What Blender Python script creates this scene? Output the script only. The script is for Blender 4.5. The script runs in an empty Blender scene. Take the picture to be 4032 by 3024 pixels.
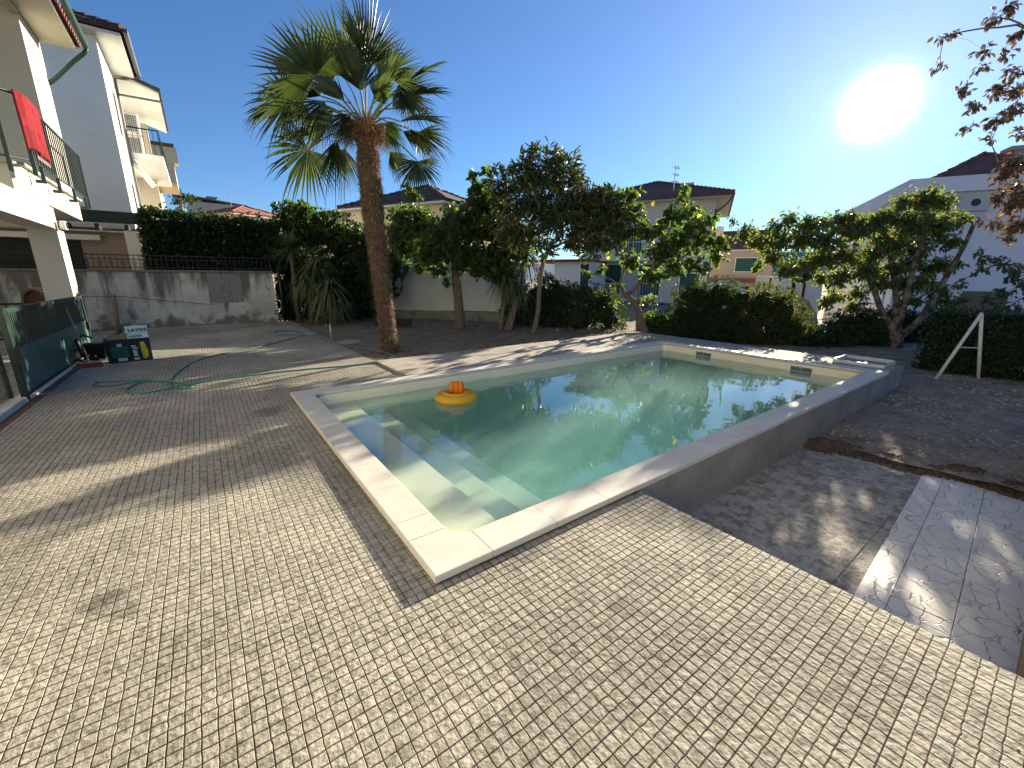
import bpy, bmesh, math, random
import numpy as np
from mathutils import Vector, Matrix
random.seed(7); rng = np.random.default_rng(7)
R_ = math.radians
S = bpy.context.scene
COL = S.collection
# ------------------------------------------------------------------ camera
CR = np.array([[0.80627050, 0.14430589, -0.57367559], [-0.59152861, 0.20433108, -0.77996327], [0.00466646, 0.96820691, 0.25010719]])
CAM = np.array([0, 0, 1.6]); FPX = 1627.18
cd = bpy.data.cameras.new('camera'); cam = bpy.data.objects.new('camera', cd); COL.objects.link(cam)
cam.matrix_world = Matrix([list(CR[i]) + [CAM[i]] for i in range(3)] + [[0, 0, 0, 1]])
cd.sensor_width = 36; cd.lens = 36 * FPX / 4032; cd.clip_start = 0.05; cd.clip_end = 3000
S.camera = cam
# ------------------------------------------------------------------ world + sun
SUN = Vector((0.92699, 0.26363, 0.2730)).normalized()
EL = math.asin(SUN.z); AZ = math.atan2(SUN.y, SUN.x)
w = bpy.data.worlds.new("World"); S.world = w; w.use_nodes = True
nt = w.node_tree; nt.nodes.clear()
def N(t, k, **a):
    n = t.nodes.new(k)
    for q, v in a.items(): setattr(n, q, v)
    return n
out = N(nt, 'ShaderNodeOutputWorld'); bg = N(nt, 'ShaderNodeBackground'); sky = N(nt, 'ShaderNodeTexSky')
sky.sky_type = 'NISHITA'; sky.sun_disc = False; sky.sun_elevation = EL; sky.sun_rotation = math.pi / 2 - AZ
sky.air_density = 1.0; sky.dust_density = 0.0; sky.ozone_density = 3.5; sky.altitude = 100
SKY = 0.043
bg.inputs['Strength'].default_value = 1.0
tc = N(nt, 'ShaderNodeTexCoord'); vm = N(nt, 'ShaderNodeVectorMath', operation='NORMALIZE')
dt = N(nt, 'ShaderNodeVectorMath', operation='DOT_PRODUCT'); dt.inputs[1].default_value = SUN
nt.links.new(tc.outputs['Generated'], vm.inputs[0]); nt.links.new(vm.outputs[0], dt.inputs[0])
ac = N(nt, 'ShaderNodeMath', operation='ARCCOSINE'); nt.links.new(dt.outputs['Value'], ac.inputs[0])
def gauss(width, amp, pw_=1.6):
    a = N(nt, 'ShaderNodeMath', operation='DIVIDE'); a.inputs[1].default_value = width; nt.links.new(ac.outputs[0], a.inputs[0])
    b = N(nt, 'ShaderNodeMath', operation='POWER'); b.inputs[1].default_value = pw_; nt.links.new(a.outputs[0], b.inputs[0])
    c = N(nt, 'ShaderNodeMath', operation='MULTIPLY'); c.inputs[1].default_value = -1; nt.links.new(b.outputs[0], c.inputs[0])
    d = N(nt, 'ShaderNodeMath', operation='EXPONENT'); nt.links.new(c.outputs[0], d.inputs[0])
    e = N(nt, 'ShaderNodeMath', operation='MULTIPLY'); e.inputs[1].default_value = amp; nt.links.new(d.outputs[0], e.inputs[0])
    return e
g1 = gauss(R_(1.85), 1.4, 2.2); g2 = gauss(R_(12), 0.18, 0.95)
ad = N(nt, 'ShaderNodeMath', operation='ADD'); nt.links.new(g1.outputs[0], ad.inputs[0]); nt.links.new(g2.outputs[0], ad.inputs[1])
gl = N(nt, 'ShaderNodeVectorMath', operation='SCALE'); gl.inputs[0].default_value = (1.0, 0.98, 0.95); nt.links.new(ad.outputs[0], gl.inputs['Scale'])
sc = N(nt, 'ShaderNodeVectorMath', operation='MULTIPLY'); sc.inputs[1].default_value = (SKY * 0.74, SKY * 0.96, SKY * 1.22)
nt.links.new(sky.outputs[0], sc.inputs[0])
sm = N(nt, 'ShaderNodeVectorMath', operation='ADD'); nt.links.new(sc.outputs[0], sm.inputs[0]); nt.links.new(gl.outputs[0], sm.inputs[1])
nt.links.new(sm.outputs[0], bg.inputs['Color']); nt.links.new(bg.outputs[0], out.inputs['Surface'])
sd = bpy.data.lights.new('sun', 'SUN'); sd.energy = 5.0; sd.angle = R_(0.53); sd.color = (1.0, 0.88, 0.68)
so = bpy.data.objects.new('sun', sd); COL.objects.link(so); so.rotation_euler = SUN.to_track_quat('Z', 'Y').to_euler(); so.location = (20, 5, 20)
S.view_settings.view_transform = 'Standard'; S.view_settings.look = 'None'; S.view_settings.gamma = 1
S.view_settings.exposure = 1.74
S.render.engine = 'CYCLES'
cy = S.cycles; cy.use_denoising = True; cy.max_bounces = 8; cy.transparent_max_bounces = 16; cy.volume_bounces = 1
cy.sample_clamp_indirect = 6.0; cy.caustics_reflective = False; cy.caustics_refractive = False; cy.use_adaptive_sampling = True

# ------------------------------------------------------------------ photogrammetry helpers (pixels of the 4032 px photograph -> metres)
FWD = -CR[:, 2]; FH = FWD.copy(); FH[2] = 0; FH /= np.linalg.norm(FH)
RT = CR[:, 0].copy(); RT[2] = 0; RT /= np.linalg.norm(RT)
def ray(px, py): return CR @ np.array([(px - 2016) / FPX, -(py - 1512) / FPX, -1.0])
def hat(px, py, D): r = ray(px, py); return CAM + r * (D / (r @ FH))
def un(px, py, z=0.0): r = ray(px, py); return CAM + r * ((z - 1.6) / r[2])
def hd(x, y): return x * FH[0] + y * FH[1]

# ------------------------------------------------------------------ materials
MATS = {}
def mat(name, base, rough=0.8, var=0.12, scale=6.0, bump=0.0, bscale=60.0, spec=0.3, metal=0.0, col2=None, cscale=None, ccut=(0.4, 0.7), extra=None):
    if name in MATS: return MATS[name]
    m = bpy.data.materials.new(name); m.use_nodes = True; t = m.node_tree
    p = t.nodes['Principled BSDF']; L = t.links.new
    tx = N(t, 'ShaderNodeTexCoord')
    n1 = N(t, 'ShaderNodeTexNoise'); n1.inputs['Scale'].default_value = scale; n1.inputs['Detail'].default_value = 6; n1.inputs['Roughness'].default_value = 0.65
    L(tx.outputs['Object'], n1.inputs['Vector'])
    mr = N(t, 'ShaderNodeMapRange'); mr.inputs['From Min'].default_value = 0.25; mr.inputs['From Max'].default_value = 0.75
    mr.inputs['To Min'].default_value = 1 - var; mr.inputs['To Max'].default_value = 1 + var; L(n1.outputs['Fac'], mr.inputs['Value'])
    src = None
    if col2 is not None:
        n2 = N(t, 'ShaderNodeTexNoise'); n2.inputs['Scale'].default_value = cscale or scale * .3; n2.inputs['Detail'].default_value = 8; n2.inputs['Roughness'].default_value = .7
        L(tx.outputs['Object'], n2.inputs['Vector'])
        r2 = N(t, 'ShaderNodeMapRange', interpolation_type='SMOOTHSTEP'); r2.inputs['From Min'].default_value = ccut[0]; r2.inputs['From Max'].default_value = ccut[1]
        L(n2.outputs['Fac'], r2.inputs['Value'])
        mx = N(t, 'ShaderNodeMix', data_type='RGBA'); mx.inputs['A'].default_value = (*base, 1); mx.inputs['B'].default_value = (*col2, 1); L(r2.outputs[0], mx.inputs['Factor'])
        src = mx.outputs['Result']
    vs = N(t, 'ShaderNodeVectorMath', operation='SCALE'); vs.inputs[0].default_value = base
    if src: L(src, vs.inputs[0])
    L(mr.outputs[0], vs.inputs['Scale']); L(vs.outputs[0], p.inputs['Base Color'])
    p.inputs['Roughness'].default_value = rough; p.inputs['Metallic'].default_value = metal; p.inputs['Specular IOR Level'].default_value = spec
    if bump:
        n3 = N(t, 'ShaderNodeTexNoise'); n3.inputs['Scale'].default_value = bscale; n3.inputs['Detail'].default_value = 5
        L(tx.outputs['Object'], n3.inputs['Vector'])
        b = N(t, 'ShaderNodeBump'); b.inputs['Strength'].default_value = min(1, bump); b.inputs['Distance'].default_value = 0.01 * max(1, bump); L(n3.outputs['Fac'], b.inputs['Height']); L(b.outputs[0], p.inputs['Normal'])
    m['p'] = 1; MATS[name] = m
    if extra: extra(m, t, p, tx)
    return m
def leafmat(name, c1, c2, trans=0.45, rough=0.45, tcol=None, c3=None, f3=0.0):
    """leaf: colour varies leaf by leaf (vertex attribute 'lv'), part of the light passes through"""
    if name in MATS: return MATS[name]
    m = bpy.data.materials.new(name); m.use_nodes = True; t = m.node_tree; L = t.links.new; t.nodes.clear()
    o = N(t, 'ShaderNodeOutputMaterial'); at = N(t, 'ShaderNodeAttribute', attribute_name='lv')
    mx = N(t, 'ShaderNodeMix', data_type='RGBA'); mx.inputs['A'].default_value = (*c1, 1); mx.inputs['B'].default_value = (*c2, 1); L(at.outputs['Fac'], mx.inputs['Factor'])
    col = mx.outputs['Result']
    if c3 is not None:
        g = N(t, 'ShaderNodeMath', operation='GREATER_THAN'); g.inputs[1].default_value = 1 - f3; L(at.outputs['Fac'], g.inputs[0])
        m3 = N(t, 'ShaderNodeMix', data_type='RGBA'); m3.inputs['B'].default_value = (*c3, 1); L(g.outputs[0], m3.inputs['Factor']); L(col, m3.inputs['A']); col = m3.outputs['Result']
    p = N(t, 'ShaderNodeBsdfPrincipled'); L(col, p.inputs['Base Color']); p.inputs['Roughness'].default_value = rough; p.inputs['Specular IOR Level'].default_value = 0.4
    tr = N(t, 'ShaderNodeBsdfTranslucent')
    vs = N(t, 'ShaderNodeVectorMath', operation='MULTIPLY'); vs.inputs[1].default_value = tcol or (2.2, 2.0, 0.9); L(col, vs.inputs[0]); L(vs.outputs[0], tr.inputs['Color'])
    ms = N(t, 'ShaderNodeMixShader'); ms.inputs[0].default_value = trans; L(p.outputs[0], ms.inputs[1]); L(tr.outputs[0], ms.inputs[2]); L(ms.outputs[0], o.inputs['Surface'])
    MATS[name] = m; return m

# ------------------------------------------------------------------ mesh helpers
class MB:
    def __init__(s): s.v = []; s.f = []
    def add(s, vs, fs):
        o = len(s.v); s.v += [tuple(map(float, q)) for q in vs]; s.f += [tuple(i + o for i in f) for f in fs]; return s
    def box(s, x0, x1, y0, y1, z0, z1, bev=0.0):
        b = min(bev, abs(x1 - x0) * .4, abs(y1 - y0) * .4, abs(z1 - z0) * .4)
        if b <= 0:
            return s.add([(x0, y0, z0), (x1, y0, z0), (x1, y1, z0), (x0, y1, z0), (x0, y0, z1), (x1, y0, z1), (x1, y1, z1), (x0, y1, z1)],
                         [(3, 2, 1, 0), (4, 5, 6, 7), (0, 1, 5, 4), (1, 2, 6, 5), (2, 3, 7, 6), (3, 0, 4, 7)])
        bm = bmesh.new(); bmesh.ops.create_cube(bm, size=1)
        for q in bm.verts: q.co = ((x0 + x1) / 2 + q.co.x * (x1 - x0), (y0 + y1) / 2 + q.co.y * (y1 - y0), (z0 + z1) / 2 + q.co.z * (z1 - z0))
        bmesh.ops.bevel(bm, geom=bm.edges[:], offset=b, segments=2, affect='EDGES', profile=0.5)
        bm.verts.ensure_lookup_table(); s.add([q.co[:] for q in bm.verts], [[q.index for q in f.verts] for f in bm.faces]); bm.free(); return s
    def quad(s, *p): return s.add(p, [tuple(range(len(p)))])
    def prism(s, poly, z0, z1):
        n = len(poly); vs = [(x, y, z0) for x, y in poly] + [(x, y, z1) for x, y in poly]
        return s.add(vs, [tuple(range(n))[::-1], tuple(range(n, 2 * n))] + [(i, (i + 1) % n, (i + 1) % n + n, i + n) for i in range(n)])
    def extr(s, poly, d):           # polygon of 3-D points extruded along vector d
        n = len(poly); P = [np.array(p, float) for p in poly]; d = np.array(d, float)
        return s.add(P + [p + d for p in P], [tuple(range(n))[::-1], tuple(range(n, 2 * n))] + [(i, (i + 1) % n, (i + 1) % n + n, i + n) for i in range(n)])
    def tube(s, pts, r, n=6, cap=True):
        P = [np.array(p, float) for p in pts]; k = len(P); rr = r if hasattr(r, '__len__') else [r] * k
        vs = []; pu = None
        for i in range(k):
            d = P[min(i + 1, k - 1)] - P[max(i - 1, 0)]; d /= (np.linalg.norm(d) + 1e-9)
            if pu is None: a = np.array([0, 0, 1.]) if abs(d[2]) < .9 else np.array([1., 0, 0])
            else: a = pu
            u = a - d * (a @ d); u /= (np.linalg.norm(u) + 1e-9); pu = u; q = np.cross(d, u)
            for j in range(n):
                t = 2 * math.pi * j / n; vs.append(P[i] + rr[i] * (math.cos(t) * u + math.sin(t) * q))
        fs = [(i * n + j, i * n + (j + 1) % n, (i + 1) * n + (j + 1) % n, (i + 1) * n + j) for i in range(k - 1) for j in range(n)]
        if cap: fs += [tuple(range(n))[::-1], tuple(range((k - 1) * n, k * n))]
        return s.add(vs, fs)
    def bar(s, a, b, r, n=6): return s.tube([a, b], r, n)
    def lathe(s, prof, c=(0, 0, 0), n=24):
        vs = []; k = len(prof)
        for r, z in prof:
            for j in range(n): t = 2 * math.pi * j / n; vs.append((c[0] + r * math.cos(t), c[1] + r * math.sin(t), c[2] + z))
        return s.add(vs, [(i * n + j, i * n + (j + 1) % n, (i + 1) * n + (j + 1) % n, (i + 1) * n + j) for i in range(k - 1) for j in range(n)])
    def build(s, name, m, parent=None, smooth=False):
        me = bpy.data.meshes.new(name); me.from_pydata(s.v, [], s.f); me.update()
        if smooth: me.shade_smooth()
        me.materials.append(m); o = bpy.data.objects.new(name, me); COL.objects.link(o)
        if parent: o.parent = parent
        return o
def tag(o, label=None, cat=None, group=None, kind=None):
    if label: o['label'] = label
    if cat: o['category'] = cat
    if group: o['group'] = group
    if kind: o['kind'] = kind
    return o
def thing(name, label, cat, loc=(0, 0, 0), rz=0.0, group=None):
    o = bpy.data.objects.new(name, None); COL.objects.link(o); o.empty_display_size = .2; o.location = [float(q) for q in loc]; o.rotation_euler = (0, 0, rz)
    return tag(o, label, cat, group)
def npmesh(name, V, F, m, parent=None, lv=None, smooth=False):
    """V (n,3) float, F (k,c) int faces all of c corners"""
    me = bpy.data.meshes.new(name); V = np.ascontiguousarray(V, np.float32); F = np.ascontiguousarray(F, np.int32)
    me.vertices.add(len(V)); me.vertices.foreach_set('co', V.ravel())
    k, c = F.shape; me.loops.add(k * c); me.loops.foreach_set('vertex_index', F.ravel())
    me.polygons.add(k); me.polygons.foreach_set('loop_start', np.arange(0, k * c, c, dtype=np.int32)); me.polygons.foreach_set('loop_total', np.full(k, c, np.int32))
    if lv is not None:
        a = me.attributes.new('lv', 'FLOAT', 'POINT'); a.data.foreach_set('value', np.ascontiguousarray(lv, np.float32))
    me.update(calc_edges=True); me.validate()
    me.shade_smooth() if smooth else me.shade_flat()
    me.materials.append(m); o = bpy.data.objects.new(name, me); COL.objects.link(o)
    if parent: o.parent = parent
    return o

# leaf templates: (side, along, normal) and faces
T_OVAL = (np.array([[0, 0, 0], [.25, .3, .10], [.22, .68, .06], [0, 1, -.14], [-.22, .68, .06], [-.25, .3, .10]]), [(0, 1, 2, 3), (0, 3, 4, 5)])
T_LONG = (np.array([[0, 0, 0], [.13, .35, .05], [.13, .7, .0], [0, 1, -.16], [-.13, .7, .0], [-.13, .35, .05]]), [(0, 1, 2, 3), (0, 3, 4, 5)])
def star(k, r1, r2, yc=.5, sx=1.):
    v = [[0, 0, 0]]
    for i in range(2 * k + 1):
        a = -math.pi * .5 + math.pi * 2 * (i + .5) / (2 * k + 2); a = -math.pi * .5 + (i + 1) * 2 * math.pi / (2 * k + 2)
        r = r1 if i % 2 == 0 else r2
        v.append([math.cos(a) * r * sx, yc + math.sin(a) * r, .06 * ((i % 2) - .5) - .08 * abs(math.cos(a))])
    return np.array(v)
T_STAR = (star(5, .52, .26), [(0,) + tuple(range(1, 7)), (0, 6, 7, 8, 9, 10, 11)])
T_STAR = (star(5, .52, .26), [(0, 1, 2, 3), (0, 3, 4, 5), (0, 5, 6, 7), (0, 7, 8, 9), (0, 9, 10, 11)])
T_FIG = (star(3, .50, .36), [(0, 1, 2, 3), (0, 3, 4, 5), (0, 5, 6, 7)])
def leaves(name, P, U, S, tm, m, parent=None, roll=0.6, up=1.0):
    """P base points, U directions, S sizes. Blade normals lean upwards, rolled at random."""
    P = np.asarray(P, float); n = len(P); U = np.asarray(U, float); U = U / (np.linalg.norm(U, axis=1, keepdims=True) + 1e-9)
    Z = np.array([0, 0, up]) + rng.normal(0, roll, (n, 3)); X = np.cross(U, Z); X /= (np.linalg.norm(X, axis=1, keepdims=True) + 1e-9); W = np.cross(X, U)
    T, F = tm; k = len(T); S = np.broadcast_to(np.asarray(S, float), (n,))[:, None, None]
    V = P[:, None, :] + S * (X[:, None, :] * T[None, :, 0:1] + U[:, None, :] * T[None, :, 1:2] + W[:, None, :] * T[None, :, 2:3])
    FF = (np.arange(n)[:, None, None] * k + np.array(F)[None]).reshape(-1, len(F[0]))
    lv = np.repeat(rng.random(n), k)
    return npmesh(name, V.reshape(-1, 3), FF, m, parent, lv)
def rdir(n): v = rng.normal(size=(n, 3)); return v / np.linalg.norm(v, axis=1, keepdims=True)

# ================================================================== palette
M_conc = mat('grey_render', (.30, .29, .26), .9, .16, 3, .5, 90, col2=(.22, .21, .19), cscale=1.3)
M_deck = mat('deck_concrete', (.38, .345, .30), .9, .22, 7, .7, 120, col2=(.25, .215, .175), cscale=2.2)
M_cope = mat('cream_coping', (.60, .57, .50), .6, .06, 9, .35, 260, spec=.3, col2=(.55, .515, .44), cscale=5)
M_liner = mat('cream_liner', (.80, .735, .56), .5, .04, 3, spec=.4)
M_dirt = mat('brown_soil', (.215, .170, .12), .98, .35, 14, 1.6, 40, col2=(.115, .088, .062), cscale=3.5)
M_dirt2 = mat('sandy_soil', (.28, .235, .18), .98, .35, 16, 1.8, 45, col2=(.155, .125, .095), cscale=2.5)
M_pad = mat('old_concrete', (.42, .39, .335), .95, .28, 26, 1.2, 55, col2=(.22, .20, .165), cscale=9, ccut=(.42, .62))
M_green = mat('dark_green_metal', (.007, .026, .019), .45, .15, 12, spec=.5)
M_gpanel = mat('green_sheet_metal', (.05, .12, .092), .4, .15, 5, spec=.5, col2=(.05, .12, .10), cscale=2)
M_white = mat('white_paint', (.74, .74, .70), .85, .05, 1.5, .1, 120)
M_cream = mat('cream_paint', (.55, .525, .44), .85, .06, 1.5, .1, 120)
M_beige = mat('beige_paint', (.52, .45, .35), .85, .06, 1.5)
M_yell = mat('yellow_paint', (.60, .52, .34), .85, .06, 1.5)
M_dark = mat('dark_metal', (.02, .022, .022), .5, .1, 8)
M_black = mat('black_plastic', (.012, .012, .013), .5, .1, 8)
M_glass = mat('dark_window', (.03, .045, .05), .1, .05, 1, spec=.6)
M_shut = mat('green_shutter', (.02, .07, .055), .5, .1, 3)
M_rail = mat('pale_railing', (.62, .62, .58), .5, .05, 3)
M_pipe = mat('green_gutter', (.025, .065, .045), .4, .1, 5)
M_wood = mat('weathered_wood', (.30, .22, .155), .8, .2, 20)
M_bark = mat('grey_bark', (.17, .135, .10), .95, .3, 18, 2.0, 35, col2=(.09, .07, .05), cscale=7)
M_barkp = mat('palm_fibre', (.12, .078, .05), 1, .35, 22, 2.5, 50, col2=(.05, .03, .018), cscale=9)
M_fib = leafmat('palm_hair', (.09, .058, .034), (.22, .15, .095), .18, .8, (1.5, 1.2, .9))
M_core = mat('shade_dark_core', (.012, .022, .009), 1, .4, 12)  # near-black colour stands for the shade deep inside the foliage
M_hill = mat('hazy_hill', (.20, .27, .30), 1, .1, .02)  # bluish haze of distance is mixed into the hill colour
def tilemat(name, c, c2, sc=1.0):
    def ex(m, t, p, tx):
        L = t.links.new
        wv = N(t, 'ShaderNodeTexWave', wave_type='BANDS', bands_direction='X'); wv.inputs['Scale'].default_value = .32 * 1.0 * sc; wv.inputs['Distortion'].default_value = .6; wv.inputs['Detail'].default_value = 2
        br = N(t, 'ShaderNodeTexWave', wave_type='BANDS', bands_direction='Y', wave_profile='SAW'); br.inputs['Scale'].default_value = .8 * sc
        L(tx.outputs['Object'], wv.inputs['Vector']); L(tx.outputs['Object'], br.inputs['Vector'])
        s = N(t, 'ShaderNodeMath', operation='ADD'); L(wv.outputs['Fac'], s.inputs[0]); L(br.outputs['Fac'], s.inputs[1])
        b = N(t, 'ShaderNodeBump'); b.inputs['Strength'].default_value = 1; b.inputs['Distance'].default_value = .06; L(s.outputs[0], b.inputs['Height']); L(b.outputs[0], p.inputs['Normal'])
    return mat(name, c, .9, .25, 4, col2=c2, cscale=2, extra=ex)
M_tileB = tilemat('brown_roof_tile', (.20, .085, .06), (.13, .06, .045))
M_tileR = tilemat('red_roof_tile', (.34, .14, .085), (.22, .09, .06))
M_tileD = tilemat('dark_roof_tile', (.06, .048, .045), (.10, .06, .05))

# ================================================================== SETTING
def struct(mb, name, m, smooth=False): return tag(mb.build(name, m, None, smooth), kind='structure')
b = MB().quad((-400, -400, -1.6), (400, -400, -1.6), (400, 400, -1.6), (-400, 400, -1.6)); struct(b, 'ground', M_dirt2)
# distant hills
b = MB(); n = 60
for i in range(n):
    a0, a1 = R_(-10 + 110 * i / n), R_(-10 + 110 * (i + 1) / n)
    h = lambda a: 18 + 7 * math.sin(a * 7) + 4 * math.sin(a * 17 + 1)
    p0, p1 = (380 * math.cos(a0), 380 * math.sin(a0)), (380 * math.cos(a1), 380 * math.sin(a1)); q0, q1 = (470 * math.cos(a0), 470 * math.sin(a0)), (470 * math.cos(a1), 470 * math.sin(a1))
    b.add([(*p0, -2), (*p1, -2), (*q1, h(a1)), (*q0, h(a0))], [(0, 1, 2, 3)])
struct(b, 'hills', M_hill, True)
# --- patio of embossed 30 cm tiles, each six by six small squares
def paver_mesh():
    cell = .05; x0, x1, y0, y1 = -2.02, 2.52, -1.68, 17.28
    ox, oy = .52, 1.30     # a known tile corner
    i0, i1 = int(round((x0 - ox) / cell)), int(round((x1 - ox) / cell)); j0, j1 = int(round((y0 - oy) / cell)), int(round((y1 - oy) / cell))
    nx, ny = (i1 - i0), (j1 - j0)
    gx = ox + (i0 + np.arange(2 * nx + 1) * .5) * cell; gy = oy + (j0 + np.arange(2 * ny + 1) * .5) * cell
    X, Y = np.meshgrid(gx, gy, indexing='ij')
    ii = (np.arange(2 * nx + 1) + 2 * i0); jj = (np.arange(2 * ny + 1) + 2 * j0)
    # the emboss repeats from tile to tile, as in a mould, with a little drift
    pat = rng.normal(0, .0014, (12, 12, 2)); pat2 = rng.normal(0, .0014, (12, 12, 2))
    sx = (ii % 12); sy = (jj % 12)
    tix = (ii // 12); tiy = (jj // 12)
    sel = ((tix[:, None] * 7 + tiy[None, :] * 3) % 4 < 2)[..., None]
    d = np.where(sel, pat[sx][:, sy], pat2[sx][:, sy]) + rng.normal(0, .0006, X.shape + (2,))
    seamx = (sx == 0); seamy = (sy == 0)
    d[seamx, :, 0] = 0; d[:, seamy, 1] = 0
    X = X + d[..., 0]; Y = Y + d[..., 1]
    # tile rows shift now and then so seams are not all continuous
    C = np.stack(np.meshgrid(np.arange(nx), np.arange(ny), indexing='ij'), -1).reshape(-1, 2)
    cxx = ox + (i0 + C[:, 0] + .5) * cell; cyy = oy + (j0 + C[:, 1] + .5) * cell
    keep = ~((cxx > .80) & (cyy > 1.765) & (cyy < 6.18)); C = C[keep]; n = len(C)
    a, c = 2 * C[:, 0], 2 * C[:, 1]
    offs = [(0, 0), (1, 0), (2, 0), (2, 1), (2, 2), (1, 2), (0, 2), (0, 1)]
    ring = np.stack([np.stack([X[a + p, c + q], Y[a + p, c + q]], -1) for p, q in offs], 1)   # n,8,2
    cen = ring.mean(1, keepdims=True)
    def seamgap(p, q):      # wider groove along tile seams
        return 0
    inset = np.full((n, 8, 1), .0021 / .025); isx = ((C[:, 0] + i0) % 6); isy = ((C[:, 1] + j0) % 6)
    tid = ((C[:, 0] + i0) // 6) * 1000 + ((C[:, 1] + j0) // 6); ut, inv = np.unique(tid, return_inverse=True)
    tz = rng.normal(0, .0002, len(ut))[inv]; tsx = rng.normal(0, .0015, len(ut))[inv]; tsy = rng.normal(0, .0015, len(ut))[inv]
    lift = tz + tsx * ((C[:, 0] + i0) % 6 - 2.5) * cell + tsy * ((C[:, 1] + j0) % 6 - 2.5) * cell
    zt = rng.normal(0, .00022, (n, 8)) - .0002 + lift[:, None]; zc = rng.normal(.0003, .0003, (n, 1)) + lift[:, None]
    zr = np.full((n, 8), -.0016) + lift[:, None]; zb = np.full((n, 8), -.0030)
    cxx = (C[:, 0] + i0) % 6; cyy = (C[:, 1] + j0) % 6; sm_ = np.zeros((n, 8), bool)
    for kk in (0, 6, 7): sm_[:, kk] |= cxx == 0
    for kk in (2, 3, 4): sm_[:, kk] |= cxx == 5
    for kk in (0, 1, 2): sm_[:, kk] |= cyy == 0
    for kk in (4, 5, 6): sm_[:, kk] |= cyy == 5
    zb = np.where(sm_, -.0036, zb)
    fac = np.where(sm_, .105, .10)[..., None]; rim = ring + (cen - ring) * fac; top = ring + (cen - ring) * (fac + .055)
    V = np.concatenate([np.concatenate([ring, zb[..., None]], -1), np.concatenate([rim, zr[..., None]], -1), np.concatenate([top, zt[..., None]], -1), np.concatenate([cen, zc[..., None]], -1)], 1)
    F = []
    for k in range(8): F.append((k, (k + 1) % 8, 8 + (k + 1) % 8, 8 + k)); F.append((8 + k, 8 + (k + 1) % 8, 16 + (k + 1) % 8, 16 + k))
    for k in (0, 2, 4, 6): F.append((16 + (k - 1) % 8, 16 + k, 16 + k + 1, 24))
    F = (np.arange(n)[:, None, None] * 25 + np.array(F)[None]).reshape(-1, 4)
    tone = rng.random(len(ut))[inv] * .7 + rng.random(n) * .3
    return V.reshape(-1, 3), F, np.repeat(tone, 25)
def ex_pav(m, t, p, tx):
    L = t.links.new; vs = p.inputs['Base Color'].links[0].from_node
    at = N(t, 'ShaderNodeAttribute', attribute_name='lv'); mr = N(t, 'ShaderNodeMapRange'); mr.inputs['To Min'].default_value = .84; mr.inputs['To Max'].default_value = 1.09; L(at.outputs['Fac'], mr.inputs['Value'])
    s2 = N(t, 'ShaderNodeVectorMath', operation='SCALE'); L(vs.outputs[0], s2.inputs[0]); L(mr.outputs[0], s2.inputs['Scale'])
    # darker joints: low parts of the emboss
    sp = N(t, 'ShaderNodeSeparateXYZ'); L(tx.outputs['Object'], sp.inputs[0])
    r = N(t, 'ShaderNodeMapRange'); r.inputs['From Min'].default_value = -.0024; r.inputs['From Max'].default_value = -.0012; r.inputs['To Min'].default_value = .17; L(sp.outputs['Z'], r.inputs['Value'])
    s3 = N(t, 'ShaderNodeVectorMath', operation='SCALE'); L(s2.outputs[0], s3.inputs[0]); L(r.outputs[0], s3.inputs['Scale'])
    # stains: mottled dirt patches and fine speckle
    nz = N(t, 'ShaderNodeTexNoise'); nz.inputs['Scale'].default_value = .55; nz.inputs['Detail'].default_value = 4; L(tx.outputs['Object'], nz.inputs['Vector'])
    rr = N(t, 'ShaderNodeMapRange', interpolation_type='SMOOTHSTEP'); rr.inputs['From Min'].default_value = .38; rr.inputs['From Max'].default_value = .66; rr.inputs['To Min'].default_value = .74; rr.inputs['To Max'].default_value = 1.05; L(nz.outputs['Fac'], rr.inputs['Value'])
    s4 = N(t, 'ShaderNodeVectorMath', operation='SCALE'); L(s3.outputs[0], s4.inputs[0]); L(rr.outputs[0], s4.inputs['Scale'])
    last = s4
    for (sx, sy, rad, dk) in ((-.56, 2.70, .13, .50), (-.50, 2.52, .08, .6), (.60, 5.75, .26, .62), (-1.3, 4.4, .3, .75), (-1.0, 3.4, .35, .82), (1.55, 1.1, .12, .8)):   # stain and wider darker spots
        ds = N(t, 'ShaderNodeVectorMath', operation='DISTANCE'); ds.inputs[1].default_value = (sx, sy, 0)
        nd = N(t, 'ShaderNodeVectorMath', operation='MULTIPLY_ADD'); nq = N(t, 'ShaderNodeTexNoise'); nq.inputs['Scale'].default_value = 4; L(tx.outputs['Object'], nq.inputs['Vector'])
        L(nq.outputs['Color'], nd.inputs[0]); nd.inputs[1].default_value = (rad, rad, 0); L(tx.outputs['Object'], nd.inputs[2]); L(nd.outputs[0], ds.inputs[0])
        q = N(t, 'ShaderNodeMapRange', interpolation_type='SMOOTHSTEP'); q.inputs['From Min'].default_value = rad * .3; q.inputs['From Max'].default_value = rad * 1.1; q.inputs['To Min'].default_value = dk; q.inputs['To Max'].default_value = 1; L(ds.outputs['Value'], q.inputs['Value'])
        s5 = N(t, 'ShaderNodeVectorMath', operation='SCALE'); L(last.outputs[0], s5.inputs[0]); L(q.outputs[0], s5.inputs['Scale']); last = s5
    L(last.outputs[0], p.inputs['Base Color'])
M_pav = mat('embossed_paving', (.415, .385, .315), .9, .20, 45, 1.0, 42, spec=.2, col2=(.245, .222, .175), cscale=17, ccut=(.43, .66), extra=ex_pav)
V, F, lv = paver_mesh(); o = npmesh('patio', V, F, M_pav, None, lv); tag(o, kind='structure')
b = MB().prism([(-2.02, -1.68), (2.50, -1.68), (2.50, 1.79), (.82, 1.79), (.82, 6.17), (2.50, 6.17), (2.50, 17.28), (-2.02, 17.28)], -.75, -.0075); struct(b, 'patio_slab', M_conc)
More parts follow.
